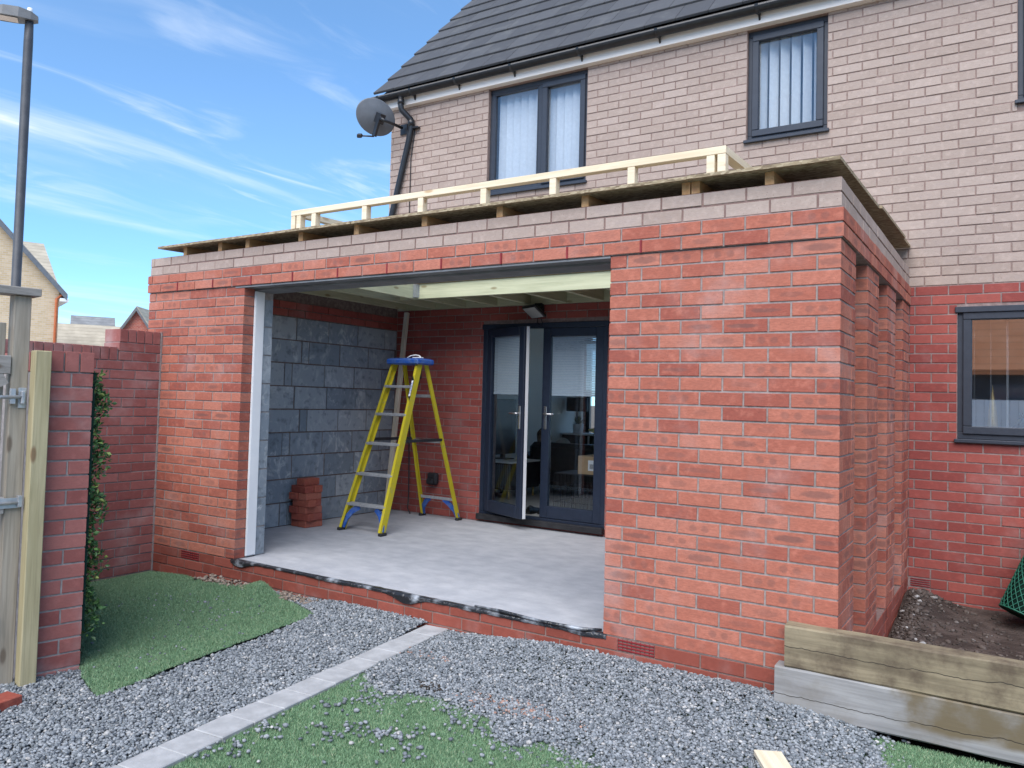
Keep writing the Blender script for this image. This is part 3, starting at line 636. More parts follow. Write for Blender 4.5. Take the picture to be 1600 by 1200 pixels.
# ------------------------------------------------------------------ lantern upstand: pale timber frame on the roof
UP = thing('roof_lantern_kerb', 'open frame of new pale timber standing on the flat roof', 'timber frame', (-2.35, 1.2, 2.5))
ux0, ux1, uy0, uy1 = -4.08, -.645, .30, 2.2
def upbar(x0, x1, y0, y1, za, zb, mat=M_pale): mb = MB(); mb.box(x0, x1, y0, y1, za, zb, .002); return mb
def zz(y): return zt(y)+.0185
part('rail', upbar(ux0, ux1, uy0, uy0+.06, 2.688, 2.731), M_pale, UP); part('rail', upbar(ux0, ux1, uy1-.06, uy1, 2.742, 2.785), M_pale, UP)
for xx in (ux0, ux1-.06):
    mb = MB(); vs = [(x, y, z+(.054 if y > 1 else 0)) for y in (uy0+.061, uy1-.061) for x in (xx, xx+.06) for z in (2.688, 2.731)]
    mb.convex(vs, [(0, 1, 3, 2), (4, 5, 7, 6), (0, 1, 5, 4), (2, 3, 7, 6), (0, 2, 6, 4), (1, 3, 7, 5)]); part('rail', mb, M_pale_y, UP)
for x in (-4.08, -4.02, -3.856, -3.334, -2.81, -2.281, -1.757, -1.23, -.755, -.693):
    part('post', upbar(x, x+.046, uy0+.002, uy0+.058, zz(uy0), 2.6875), M_pale, UP); part('post', upbar(x, x+.046, uy1-.058, uy1-.002, zz(uy1), 2.7415), M_pale, UP)
for y in (.9, 1.5):
    for xx in (ux0, ux1-.06): part('post', upbar(xx+.002, xx+.058, y, y+.046, zz(y+.05), 2.688+.0284*(y-.36)), M_pale, UP)
part('kerb_board', upbar(HX0+.003, HX1-.003, HY1-.02, HY1-.002, 2.40, 2.53), M_pale, UP)
# ------------------------------------------------------------------ slab, membrane, white reveal board
mb = MB(); mb.box(-5.148, -.302, .108, D-.004, -.2, 0.); mb.box(-WQ-.0, -WP, .018, .1079, -.02, -.0012); struct('concrete_floor', mb, M_floor)
mb = MB(); n = 90; vs = []; fs = []
for i in range(n+1):
    x = -WQ-.03+(WQ-WP+.05)*i/n; a = .5+.5*math.sin(i*.29+.6*math.sin(i*.11)); b = .5+.5*math.sin(i*.13+2)
    c_ = .5+.5*math.sin(i*.071+1.1)*math.sin(i*.47+.3); drop = .006+.045*a*b*c_+.012*(i/n); out = .002+.014*a*c_
    for (yy, zz_) in ((.035+.012*b, .0008), (.022, .0016+.003*a), (.006-.004*a, .003+.008*b*c_), (-.004-out, .001-drop*.35), (-.0035-out*.5, -.004-drop)): vs.append((x, yy+random.gauss(0, .0015), zz_+random.gauss(0, .0005)))
for i in range(n):
    for k in range(4): fs.append((i*5+k, i*5+k+1, (i+1)*5+k+1, (i+1)*5+k))
mb.add(vs, fs, None, 0, True)
t_ = thing('damp_proof_membrane', 'torn black and silver plastic sheet hanging over the plinth edge under the opening', 'plastic sheet', (-2.7, .05, 0)); part('sheet', mb, M_dpm, t_)
mb = MB()
p = [(-2.05, .02), (-1.85, .0), (-1.55, -.012), (-1.3, -.008), (-1.21, .03)]
mb.tube([(x, y, .010+.005*math.sin(i*2)) for i, (x, y) in enumerate(p)], [.006, .010, .008, .012, .007], 7); part('rolled_edge', mb, M_dpm, t_)
mb = MB(); mb.box(-WQ+.002, -WQ+.014, .100, .198, .012, 2.072, .002); mb.box(-WQ+.0142, -WQ+.017, .108, .190, .02, 2.06)
o = part('reveal_board', mb, M_white, None); tag(o, 'tall white board standing against the left reveal of the opening', 'board')
# ------------------------------------------------------------------ the house
HOUSE = thing('brick_house', 'two storey house of buff grey brick over red brick with dark tiled roof', 'house', (-1, 5.5, -.3))
HX_L, HX_R = -5.33, 9.0
BW = (-3.99, -2.82, 3.435, 4.60); SW = (-1.276, -.608, 3.585, 4.60); KWN = (.32, 1.60, 1.05, 2.08); RW = (.70, 1.37, 3.578, 4.60); DOOR = (-3.975, -2.545, .06, 2.06)
HOLES = [BW, SW, KWN, RW, DOOR]
HR, HB = [], []
VH = (.012, .153)
for k in range(-4, 30):
    z = k*.075; hs = [(h[0], h[1]) for h in HOLES if h[2] < z+.06 and h[3] > z+.02]
    if k == -1: hs.append(VH)
    ph = .0 if k % 2 else .1125
    front(HR, .004, 3.2, z, y=D, phase=ph+.04, holes=hs)
    if k >= 0: front(HR, -5.148, -.303, z, y=D, phase=ph+.04, holes=hs)
for k in range(30, 62):
    z = k*.075; hs = [(h[0], h[1]) for h in HOLES if h[2] < z+.06 and h[3] > z+.02]
    front(HB, (HX_L if k >= 32 else -5.3), 3.2, z, y=D, phase=(0 if k % 2 else .1125)-.01, holes=hs)
emit(HOUSE, 'brick', HR, M_red2); emit(HOUSE, 'grey_brick', HB, M_buff)
def shell(z0, z1, mat, x0=HX_L+.004, x1=HX_R):
    mb = MB(); xs = sorted({x0, x1, *[h[i]+(.004 if i == 0 else -.004) for h in HOLES for i in (0, 1)]}); zs = sorted({z0, z1, *[min(max(h[i], z0), z1) for h in HOLES for i in (2, 3)]})
    for a, b in zip(zs[:-1], zs[1:]):
        run_ = None
        for c, d in zip(xs[:-1], xs[1:]):
            if any(h[0] < (c+d)/2 < h[1] and h[2] < (a+b)/2 < h[3] for h in HOLES):
                if run_: mb.box(run_, c, D+.0045, D+.30, a, b); run_ = None
            elif run_ is None: run_ = c
        if run_ is not None: mb.box(run_, x1, D+.0045, D+.30, a, b)
    return mb
part('mortar', shell(-.35, 2.25, M_mortar), simple('mortar_house', (.24, .175, .16), (.33, .25, .235), 30, .95, .1, .5, 200), HOUSE)
part('mortar', shell(2.25, 4.64, M_mortar_red), simple('mortar_rust', (.255, .18, .155), (.32, .235, .205), 30, .95, .1, .5, 200), HOUSE)
def brickwork(name, c1, c2, mort, sc=1.):
    t = NT(name); v = t.geo(); sp = t.n('SeparateXYZ'); t.l(v, sp.inputs[0]); cb = t.n('CombineXYZ'); t.l(t.math('ADD', sp.outputs[0], sp.outputs[1]), cb.inputs[0]); t.l(sp.outputs[2], cb.inputs[1])
    b = t.n('TexBrick'); t.l(cb.outputs[0], b.inputs['Vector']); b.inputs['Scale'].default_value = 1.; b.inputs['Brick Width'].default_value = .225*sc; b.inputs['Row Height'].default_value = .075*sc; b.inputs['Mortar Size'].default_value = .006*sc
    b.inputs['Color1'].default_value = (*c1, 1); b.inputs['Color2'].default_value = (*c2, 1); b.inputs['Mortar'].default_value = (*mort, 1); t.bump(b.outputs['Fac'], -.4, .006)
    return t.out(b.outputs['Color'], .88, .2)
M_bw_buff = brickwork('far_buff_brickwork', (.40, .31, .27), (.48, .38, .33), (.3, .2, .17)); M_bw_red = brickwork('far_red_brickwork', (.36, .08, .055), (.45, .13, .085), (.40, .36, .33)); M_bw_yel = brickwork('far_yellow_brickwork', (.50, .37, .22), (.60, .46, .30), (.55, .49, .42))
M_bw_orange = brickwork('far_orange_brickwork', (.58, .22, .09), (.66, .28, .13), (.5, .42, .36))
HD = 7.75                                               # far side of the house
FW = [(-4.95, -2.85, .30, 2.42), (-2.7, -.70, .10, 2.42)]             # living room window, widened, and an added glazed door to brighten the room
mb = MB(); xs = [HX_L]+[c for f in FW for c in f[:2]]+[HX_R]
for i in range(0, len(xs), 2): mb.box(xs[i], xs[i+1], HD-.3, HD, -.35, 4.7)
for f in FW: mb.box(f[0], f[1], HD-.3, HD, -.35, f[2]); mb.box(f[0], f[1], HD-.3, HD, f[3], 4.7)
part('front_wall', mb, M_bw_buff, HOUSE)
mb = MB(); mb.box(HX_L, HX_L+.26, D+.3005, HD-.3005, -.35, 4.7); mb.box(HX_R-.3, HX_R, D+.3005, HD-.3005, -.35, 4.7)
for xx in (HX_L, HX_R-.26): mb.convex([(xx+q, y, z) for q in (0, .26) for y, z in ((D+.02, 4.7), (HD-.02, 4.7), ((D+HD)/2, 7.28))], [(0, 1, 2), (3, 4, 5), (0, 1, 4, 3), (1, 2, 5, 4), (0, 2, 5, 3)])
part('gable_wall', mb, M_bw_buff, HOUSE)
mb = MB(); mb.box(HX_L+.261, HX_R-.301, D+.301, HD-.301, 2.46, 2.6); mb.box(-.6, -.5, D+.301, HD-.301, .05, 2.459); part('storey_floor', mb, M_plaster, HOUSE)
mb = MB(); mb.box(-5.069, -.601, D+.2, HD-.301, -.1, .062); o = struct('interior_floor', mb, M_lam)
mb = MB(); mb.box(-5.068, -5.03, D+.301, HD-.302, .063, 2.459); mb.box(-5.029, -4.951, HD-.34, HD-.3005, .063, 2.459); mb.box(-2.849, -2.701, HD-.34, HD-.3005, .063, 2.459); mb.box(-4.95, -2.85, HD-.34, HD-.3005, .063, .299); mb.box(-.699, -.602, HD-.34, HD-.3005, .063, 2.459)
mb.box(-5.029, -3.99, D+.301, D+.33, .063, 2.459); mb.box(-2.53, -.602, D+.301, D+.33, .063, 2.459)
struct('interior_wall', mb, M_plaster)
# upper rooms: dim box behind the blinds
mb = MB(); mb.box(HX_L+.27, 3.2, D+1.9, D+2.0, 2.61, 4.69); mb.box(HX_L+.27, 3.2, D+.302, D+1.9, 4.66, 4.69); struct('upper_room_wall', mb, M_plaster)
mb = MB(); mb.box(.1, 3.2, D+2.2, D+2.3, .06, 2.45); struct('kitchen_wall', mb, M_white)
mb = MB(); mb.box(.0, 3.2, D+.302, D+2.2, .02, .06); struct('kitchen_floor', mb, M_lam)
def frame_ring(mb, x0, x1, z0, z1, w, y0, y1, c=.003):
    mb.box(x0, x1, y0, y1, z1-w, z1, c); mb.box(x0, x1, y0, y1, z0, z0+w, c); mb.box(x0, x0+w, y0+.0005, y1-.0005, z0+w, z1-w, c); mb.box(x1-w, x1, y0+.0005, y1-.0005, z0+w, z1-w, c)
def window(h, lights, sash, blinds, yin=.045, label=None, glass=None):
    x0, x1, z0, z1 = h; y = D+yin; mb = MB(); frame_ring(mb, x0+.003, x1-.003, z0+.028, z1-.002, .052, y, y+.07)
    for m in lights[1:-1]: mb.box(m-.032, m+.032, y+.001, y+.069, z0+.08, z1-.054, .003)
    wn = part('window', mb, M_anth, HOUSE); wn['label'] = label or 'anthracite framed window'
    s_ = MB(); s_.box(x0-.015, x1+.015, D-.032, y+.05, z0, z0+.0275, .004); part('sill', s_, M_anth, wn)
    for (a, b), op in zip(zip(lights[:-1], lights[1:]), sash):
        a += .055 if a == lights[0] else .034; b -= .055 if b == lights[-1] else .034
        za, zb = z0+.082, z1-.056; g = .012
        if op: s_ = MB(); frame_ring(s_, a-.016, b+.016, za-.016, zb+.016, .058, y-.018, y-.0005, .005); part('sash', s_, M_anth, wn); g = .042
        s_ = MB(); frame_ring(s_, a+g-.012, b-g+.012, za+g-.012, zb-g+.012, .013, y+.002, y+.03, .002); part('glazing_bead', s_, M_anth, wn)
        s_ = MB(); s_.add([(a+g-.002, y+.025, za+g-.002), (b-g+.002, y+.025, za+g-.002), (b-g+.002, y+.025, zb-g+.002), (a+g-.002, y+.025, zb-g+.002)], [(0, 1, 2, 3)]); part('pane', s_, glass or M_glass, wn)
        if blinds:
            n = max(2, round((b-a)/blinds[0]))
            for k in range(n):
                cx = a+(k+.5)*(b-a)/n; s_ = MB(); T = Matrix.Translation((cx, y+.12, 0))@Matrix.Rotation(blinds[1]+random.gauss(0, .05), 4, 'Z')
                s_.box(-.044, .044, -.0008, .0008, za-.02, zb+.03, 0, 0, T); part('blind_slat', s_, M_blind, wn)
    return wn
window(BW, [BW[0], -3.366, BW[1]], [0, 1], (.088, .5), label='wide two light window with drawn white vertical blinds')
window(SW, [SW[0], SW[1]], [1], (.088, .75), label='single light window with tilted white vertical blinds')
window(KWN, [KWN[0], KWN[1]], [1], (.105, 1.50), .02, label='kitchen window reflecting an orange roof', glass=M_glass_k)
m = MB(); m.lathe([(0, 1.12), (.035, 1.12), (.036, 1.2), (.028, 1.3), (.016, 1.38), (.004, 1.46), (0, 1.5)], 14, Matrix.Translation((.545, D+.22, 0)))
for q in range(9): r_ = .039-.0026*q; m.lathe([(r_, 1.13+q*.026), (r_+.003, 1.138+q*.026), (r_, 1.146+q*.026)], 14, Matrix.Translation((.545, D+.22, 0)))
tag(part('spire_ornament', m, M_gold), 'pointed ribbed bronze ornament on the kitchen window sill', 'ornament')
m = MB(); m.tube([(.66, D+.22, 1.10), (.69, D+.22, 1.18), (.72, D+.2, 1.24)], [.02, .017, .012], 8)
for q in range(4): m.tube([(.72, D+.2, 1.235), (.715+q*.012, D+.2, 1.265), (.72+q*.014, D+.195, 1.29-.004*q)], .005, 6)
m.tube([(.74, D+.2, 1.255), (.82, D+.2, 1.25), (.9, D+.2, 1.255)], .013, 8); tag(part('hand_figurine', m, M_blackp), 'dark hand shaped figurine on the kitchen window sill', 'figurine')
mb = MB(); mb.box(KWN[0]-.012, KWN[1]+.012, D-.012, D+.019, KWN[3]-.045, KWN[3]+.0, .004); part('window_head', mb, M_anth, HOUSE)
window(RW, [RW[0], RW[1]], [1], (.09, .6), label='dark framed upper window at the right')
v = MB(); v.box(VH[0]+.006, VH[1]-.004, D+.012, D+.04, -.07, -.005); vo = part('air_vent', v, M_redvent, HOUSE)
for r in range(4): s_ = MB(); s_.box(VH[0]+.006, VH[1]-.004, D-.002, D+.0118, -.0665+r*.0165, -.0585+r*.0165, .001); part('slat', s_, M_redvent, vo)
# eaves: soffit, fascia, gutter, brackets, downpipe
VX = -5.47
mb = MB(); mb.box(VX+.03, HX_R, D-.075, D-.053, 4.605, 4.735, .002); mb.box(VX+.03, HX_R, D-.0525, D+.02, 4.605, 4.613); part('fascia', mb, M_cream, HOUSE)
mb = MB(); mb.convex([(x, y, z) for x in (VX+.03, VX+.06) for y, z in ((D-.0755, 4.60), (D+.6, 4.60), (D+.9, 5.6), (D-.0755, 4.73))], [(0, 1, 2, 3), (4, 5, 6, 7), (0, 1, 5, 4), (1, 2, 6, 5), (2, 3, 7, 6), (3, 0, 4, 7)]); part('bargeboard', mb, M_cream, HOUSE)
gy, gz, gr = D-.135, 4.735, .058; mb = MB(); n = 10; prof = []
for k in range(n+1): a = math.pi+math.pi*k/n; prof.append((gy+gr*math.cos(a), gz+gr*math.sin(a)))
for k in range(n+1): a = 2*math.pi-math.pi*k/n; prof.append((gy+(gr-.005)*math.cos(a), gz+(gr-.005)*math.sin(a)))
m_ = len(prof); vs = [(x, p, q) for x in (VX-.02, HX_R) for p, q in prof]; mb.add(vs, [(i, (i+1) % m_, m_+(i+1) % m_, m_+i) for i in range(m_)]+[tuple(range(m_)), tuple(range(2*m_-1, m_-1, -1))], None, 0, True)
GUT = part('gutter', mb, M_blackp, HOUSE)
for x in [-5.40, -4.93, -4.32, -3.62, -2.85, -2.05, -1.15, -.25, .65, 1.5]:
    mb = MB(); vs = []; n = 8
    for k in range(n+1):
        a = math.pi+math.pi*k/n
        for r in (gr+.001, gr+.007): vs.append((gy+r*math.cos(a), gz+r*math.sin(a)))
    V = [(xx, y, z) for xx in (x-.014, x+.014) for y, z in vs]; h = len(vs); fs = []
    for k in range(n):
        a, b, c, d = 2*k, 2*k+1, 2*k+3, 2*k+2; fs += [(a, b, c, d), (h+a, h+b, h+c, h+d), (b, c, h+c, h+b)]
    mb.add(V, fs); mb.convex([(xx, y, z) for xx in (x-.008, x+.008) for y, z in ((D-.0765, 4.735), (D-.0765, 4.635), (D-.10, 4.672), (D-.14, 4.672))], [(0, 1, 2, 3), (4, 5, 6, 7), (0, 1, 5, 4), (1, 2, 6, 5), (2, 3, 7, 6), (3, 0, 4, 7)])
    part('gutter_bracket', mb, M_blackp, HOUSE)
mb = MB(); mb.tube([(-5.09, gy, gz-.03), (-5.09, gy, 4.58), (-5.085, gy+.01, 4.535), (-5.0, D-.055, 4.43), (-4.995, D-.045, 4.39), (-5.03, D-.045, 4.2), (-5.25, D-.045, 3.35), (-5.28, D-.045, 2.62)], .034, 12); mb.tube([(-5.09, gy, 4.655), (-5.09, gy, 4.60)], .039, 12); mb.tube([(-5.0, D-.05, 4.43), (-5.003, D-.045, 4.36)], .039, 12); mb.box(-5.0, -4.90, D-.06, D-.006, 4.325, 4.345, .003)
part('downpipe', mb, M_blackp, HOUSE)
mb = MB(); mb.tube([(-5.03, D-.07, 4.46), (-4.985, D-.03, 4.42), (-4.975, D-.012, 4.3), (-5.02, D-.010, 4.0), (-5.02, D-.010, 2.6)], .0055, 6); part('aerial_cable', mb, M_blackp, HOUSE)
# roof tiles: flat interlocking, broken bond, each its own piece on the slope that shows
ROOF = MB(); zr = 4.762; ey = D-.165; pitch = rad(45); cp, sp_ = math.cos(pitch), math.sin(pitch)
ry, rz_ = (D+HD)/2, zr+((D+HD)/2-ey)*math.tan(pitch)
mb = MB(); mb.convex([(x, y, z) for x in (VX+.02, HX_R) for y, z in ((ey+.06, zr-.03), (ry, rz_-.09), (HD+.15, zr-.03), (HD+.1, zr-.12), (ry, rz_-.2), (ey+.11, zr-.07))], [(0, 1, 2, 3, 4, 5), (6, 7, 8, 9, 10, 11)]+[(i, (i+1) % 6, 6+(i+1) % 6, 6+i) for i in range(6)]); RF = part('roof', mb, M_tile, HOUSE)
TW, TG, TL = .30, .345, .40; tm = {}
def tile_mesh(wd):
    if wd not in tm: m = MB(); m.box(.0015, wd-.0015, 0, TL, -.006, .022, .004); tm[wd] = m.mesh('tile', M_tile)
    return tm[wd]
rest = MB(); rows = int((ry-ey)/cp/TG)+1; cnt = 0
for r in range(rows):
    x = VX-.012*0; first = True
    while x < HX_R:
        wd = TW if not (first and r % 2) else TW/2; first = False
        T = Matrix.Translation((x, ey, zr+.0))@Matrix.Rotation(pitch, 4, 'X')@Matrix.Translation((0, r*TG, .012))@Matrix.Rotation(-.062, 4, 'X')@Matrix.Rotation(random.gauss(0, .003), 4, 'Y')
        p = T@Vector((wd/2, .2, .02)); u, v, z = proj(p)
        if -20 < u < 1400 and v > -60 and cnt < 300: o = link('tile', tile_mesh(wd), RF); o.matrix_basis = T; cnt += 1
        elif x < 5: rest.box(.0015, wd-.0015, 0, TL, 0, .022, 0, random.random()*.98+.01, T)
        x += wd
if rest.v: stuff(part('tile_courses', rest, M_tile, RF))
# satellite dish
DS = thing('satellite_dish', 'grey oval satellite dish bracketed to the house corner beside the downpipe', 'satellite dish', (-5.25, 2.95, 4.3))
cD = px(587, 183, 1, 2.66); nrm = Vector((-.52, -.60, .28)).normalized(); right_ = Vector((_r[0], _r[1], _r[2])); xx = (Vector((1, -.4, -.55))); xx = (xx-nrm*xx.dot(nrm)).normalized(); yy = nrm.cross(xx)
nrm = Vector((-.75, .45, .30)).normalized(); xx = Vector((.55, .75, -.45)); xx = (xx-nrm*xx.dot(nrm)).normalized(); yy = nrm.cross(xx)
T = Matrix(((xx[0], yy[0], nrm[0], cD[0]), (xx[1], yy[1], nrm[1], cD[1]), (xx[2], yy[2], nrm[2], cD[2]), (0, 0, 0, 1)))
mb = MB(); prof = [(0, -.055), (.09, -.047), (.18, -.025), (.25, .0), (.262, .004), (.262, -.004), (.25, -.008), (.18, -.033), (.09, -.055), (0, -.063)]
mb.lathe(prof, 36, T@Matrix.Diagonal((.92, .74, .85, 1))); part('reflector', mb, M_dish, DS)
back = Vector(cD)-nrm*.07; mb = MB(); wallp = Vector((-5.13, D-.004, 4.36))
mb.bar(back, back-nrm*.08+Vector((.02, .02, -.02)), .07, .11); mb.tube([back-nrm*.10, back-nrm*.13+Vector((.03, .03, -.03)), wallp+Vector((0, -.05, 0))], .018, 8); mb.box(wallp.x-.05, wallp.x+.05, wallp.y-.018, wallp.y, wallp.z-.07, wallp.z+.05, .003); part('bracket', mb, M_blackp, DS)
mb = MB(); e0 = back-nrm*.05+Vector((0, 0, -.10)); lnb = px(562, 212, 1, 2.50); e1 = Vector(cD)+Vector((.03, -.05, -.24)); mb.bar(back-nrm*.06, e1, .03, .05); mb.tube([e1, Vector(lnb)], .009, 6); part('feed_arm', mb, M_blackp, DS)
mb = MB(); mb.box(-.028, .028, -.04, .04, -.022, .022, .008, 0, Matrix.Translation(lnb)@Matrix.Rotation(.6, 4, 'Z')@Matrix.Rotation(.4, 4, 'X')); part('receiver', mb, M_dark, DS)
# floodlight over the doors
FL = thing('floodlight', 'black LED floodlight tilted down above the glazed doors', 'floodlight', (-3.30, 2.95, 2.3))
T = Matrix.Translation((-3.29, D-.14, 2.165))@Matrix.Rotation(rad(-28), 4, 'Z')@Matrix.Rotation(rad(52), 4, 'X')
mb = MB(); mb.box(-.12, .12, -.016, .016, -.085, .085, .006, 0, T); part('housing', mb, M_blackp, FL)
mb = MB(); mb.box(-.105, .105, -.0185, -.0165, -.07, .07, 0, 0, T); part('lens', mb, simple('frosted_lens', (.45, .44, .41), (.5, .49, .46), 5, .4, .4, 0), FL)
mb = MB(); mb.box(-3.335, -3.245, D-.055, D-.002, 2.17, 2.26, .006); mb.bar((-3.29, D-.05, 2.22), (-3.29, D-.11, 2.175), .05, .012); part('bracket', mb, M_blackp, FL)
mb = MB(); mb.tube([(-3.24, D-.10, 2.12), (-3.23, D-.07, 2.06), (-3.26, D-.04, 2.02), (-3.31, D-.02, 2.05), (-3.33, D-.01, 2.17)], .004, 6); part('cable', mb, M_blackp, FL)
mb = MB(); mb.box(-4.62, -4.49, D-.075, D-.003, .33, .46, .02); mb.box(-4.60, -4.51, D-.11, D-.076, .34, .40, .012); tag(part('extractor_hood', mb, M_dark), 'black plastic vent cowl fixed to the brick behind the ladder', 'vent')
# ------------------------------------------------------------------ french doors
M_navy = simple('navy_grey_frame', (.014, .022, .042), (.018, .027, .05), 20, .4, .45, .05, 400, .001)
FD = thing('french_doors', 'pair of dark blue grey glazed doors, the left leaf standing ajar', 'doors', (-3.26, D, .06))
x0, x1, z0, z1 = DOOR; mb = MB(); frame_ring(mb, x0+.003, x1-.003, z0+.001, z1-.002, .045, D+.0, D+.07); part('door_frame', mb, M_navy, FD)
mb = MB(); mb.box(x0-.008, x1+.008, D-.012, D-.0005, z1-.05, z1+.004, .004); part('head_trim', mb, M_navy, FD)
mb = MB(); mb.box(x0-.0, x1+.0, D-.06, D-.0005, z0-.035, z0+.022, .004); part('threshold', mb, M_dark, FD)
def leaf(T, wd, hnd, flip):
    H = z1-z0-.10; mb = MB(); st = .085
    def bx(m, a, b, c, d, e, f, cc=.004): m.box(a, b, c, d, e, f, cc, 0, T)
    for (a, b, e, f) in ((0, st, 0, H), (wd-st, wd, 0, H), (st, wd-st, 0, st+.035), (st, wd-st, H-st, H)): bx(mb, a, b, 0, .055, e, f)
    lf = part('door_leaf', mb, M_navy, FD)
    m = MB()
    for (a, b, e, f) in ((0.0005, wd-.0005, .0005, .012), (wd-.012, wd-.0005, .0125, H-.0005)): m.box(a, b, .0555, .064, e, f, 0, 0, T)
    m.box(wd-.0002, wd+.0035, .026, .060, 0.002, H-.002, .001, 0, T) if not flip else m.box(-.0035, .0002, .026, .060, .002, H-.002, .001, 0, T)
    part('inner_edge', m, M_white, lf)
    m = MB(); m.add([tuple(T@Vector(q)) for q in ((st-.004, .026, st+.03), (wd-st+.004, .026, st+.03), (wd-st+.004, .026, H-st+.004), (st-.004, .026, H-st+.004))], [(0, 1, 2, 3)]); part('pane', m, M_glass_d, lf)
    m = MB()
    for k in range(34): zb = H-st-.012-k*.0165; m.box(st+.006, wd-st-.006, .038, .0395, zb-.0140, zb, 0, 0, T)
    m.box(st+.004, wd-st-.004, .036, .046, H-st-.012, H-st+.0, 0, 0, T); zb = H-st-.012-34*.0165; m.box(st+.004, wd-st-.004, .035, .045, zb-.022, zb, .003, 0, T); part('pleated_blind', m, simple('grey_pleated_blind', (.40, .46, .52), (.45, .51, .56), 60, .8, .2, 0), lf)
    hx = wd-.045 if not flip else .045; m = MB(); m.box(hx-.016, hx+.016, -.010, -.0005, .88, 1.11, .004, 0, T)
    q = [T@Vector((hx, -.01, 1.035)), T@Vector((hx, -.045, 1.035)), T@Vector((hx+(-.0 if not flip else .0)+(.02 if flip else -.02), -.05, 1.035)), T@Vector((hx+(.115 if flip else -.115), -.048, 1.035))]; m.tube(q, .0095, 8); part('handle', m, M_chrome, lf)
leaf(Matrix.Translation((x0+.05, D+.004, z0+.05))@Matrix.Rotation(rad(-24), 4, 'Z'), .665, 1, False)
leaf(Matrix.Translation((x0+.05+.668, D+.008, z0+.05)), .665, 1, True)
# ------------------------------------------------------------------ living room seen through the doors
def bx1(name, label, cat, parts, mat): mb = MB(); [mb.box(*p) for p in parts]; return tag(part(name, mb, mat), label, cat)
t_ = thing('media_cabinet', 'grey fluted cabinet under the television', 'cabinet', (-4.6, 4.5, .06)); mb = MB(); mb.box(-4.95, -4.36, 4.3, 5.0, .18, .50, .006); part('body', mb, M_dark, t_)
M_flute = simple('blue_grey_fluting', (.10, .125, .14), (.12, .15, .165), 10, .6, .3, 0)
for k in range(18): m = MB(); m.box(-4.9+k*.03, -4.88+k*.03, 4.288, 4.2995, .19, .485, .003); part('flute', m, M_flute, t_)
m = MB(); m.box(-4.96, -4.35, 4.285, 5.01, .501, .52, .003); part('top', m, M_white, t_)
for a, b in ((-4.9, 4.35), (-4.42, 4.35), (-4.9, 4.95), (-4.42, 4.95)): m = MB(); m.tube([(a, b, .063), (a, b, .18)], .014, 8); part('leg', m, M_gold, t_)
t_ = thing('television', 'black flat television standing on the fluted cabinet', 'television', (-4.7, 5, .52)); m = MB(); m.box(-4.76, -4.71, 4.42, 4.98, .58, 1.28, .006); part('screen', m, M_blackp, t_); m = MB(); m.box(-4.82, -4.62, 4.6, 4.8, .521, .533); m.box(-4.75, -4.72, 4.66, 4.74, .533, .6); part('stand', m, M_blackp, t_)
t_ = thing('sofa', 'black leather sofa behind the open door leaf', 'sofa', (-4.1, 5.7, .06))
m = MB(); m.box(-4.55, -3.35, 5.3, 6.0, .20, .44, .04); part('seat', m, M_sofa, t_); m = MB(); m.box(-4.55, -3.35, 5.02, 5.28, .20, .74, .06); part('backrest', m, M_sofa, t_)
for xx in (-4.72, -3.34): m = MB(); m.box(xx, xx+.16, 5.03, 6.0, .20, .60, .05); part('armrest', m, M_sofa, t_)
for a, b in ((-4.62, 5.1), (-3.3, 5.1), (-4.62, 5.9), (-3.3, 5.9)): m = MB(); m.tube([(a, b, .063), (a, b, .20)], .012, 8); part('leg', m, M_chrome, t_)
M_fur = simple('brown_fur_throw', (.10, .06, .04), (.42, .34, .26), 14, .95, .1, .8, 60, .02)
def pouf(name, label, cat, c, s, mat, wob=.12, n=14):
    mb = MB(); vs = []; fs = []
    for i in range(n+1):
        for k in range(2*n):
            th = math.pi*i/n; p = math.pi*k/n; r = 1+wob*math.sin(3*p+2*th)*math.sin(2*th+1.3); vs.append((c[0]+s[0]*r*math.sin(th)*math.cos(p), c[1]+s[1]*r*math.sin(th)*math.sin(p), c[2]+s[2]*r*math.cos(th)))
    for i in range(n):
        for k in range(2*n): fs.append((i*2*n+k, (i+1)*2*n+k, (i+1)*2*n+(k+1) % (2*n), i*2*n+(k+1) % (2*n)))
    mb.add(vs, fs, None, 0, True); return tag(part(name, mb, mat), label, cat)
pouf('cushion', 'brown and cream furry cushion on the sofa back', 'cushion', (-4.42, 5.2, .80), (.10, .08, .12), M_fur); pouf('cushion', 'grey cushion beside the television', 'cushion', (-4.35, 5.6, .60), (.16, .08, .17), M_lam)
t_ = thing('sideboard', 'dark sideboard with pale top against the far wall', 'sideboard', (-4.5, 6.9, .06)); m = MB(); m.box(-5.0, -3.7, 6.85, 7.25, .14, .775, .004); part('body', m, M_dark, t_); m = MB(); m.box(-5.02, -3.68, 6.83, 7.26, .776, .80, .003); part('top', m, M_white, t_)
for xx in (-4.57, -4.13): m = MB(); m.box(xx, xx+.03, 6.838, 6.849, .15, .77); part('edge_strip', m, M_white, t_)
for k in range(3): m = MB(); m.box(-4.97+k*.43, -4.60+k*.43, 6.840, 6.8485, .17, .75, .003); part('door', m, M_blackp, t_)
t_ = thing('table_lamp', 'table lamp with black drum shade on the sideboard', 'lamp', (-4.83, 7.0, .8)); T = Matrix.Translation((-4.83, 7.0, 0)); m = MB(); m.lathe([(.165, 1.13), (.165, 1.34), (.16, 1.34), (.16, 1.13)], 24, T); part('shade', m, M_dark, t_)
m = MB(); m.lathe([(0, .80), (.05, .801), (.05, .815), (.012, .825), (.012, 1.2)], 14, T); part('stem', m, M_blackp, t_)
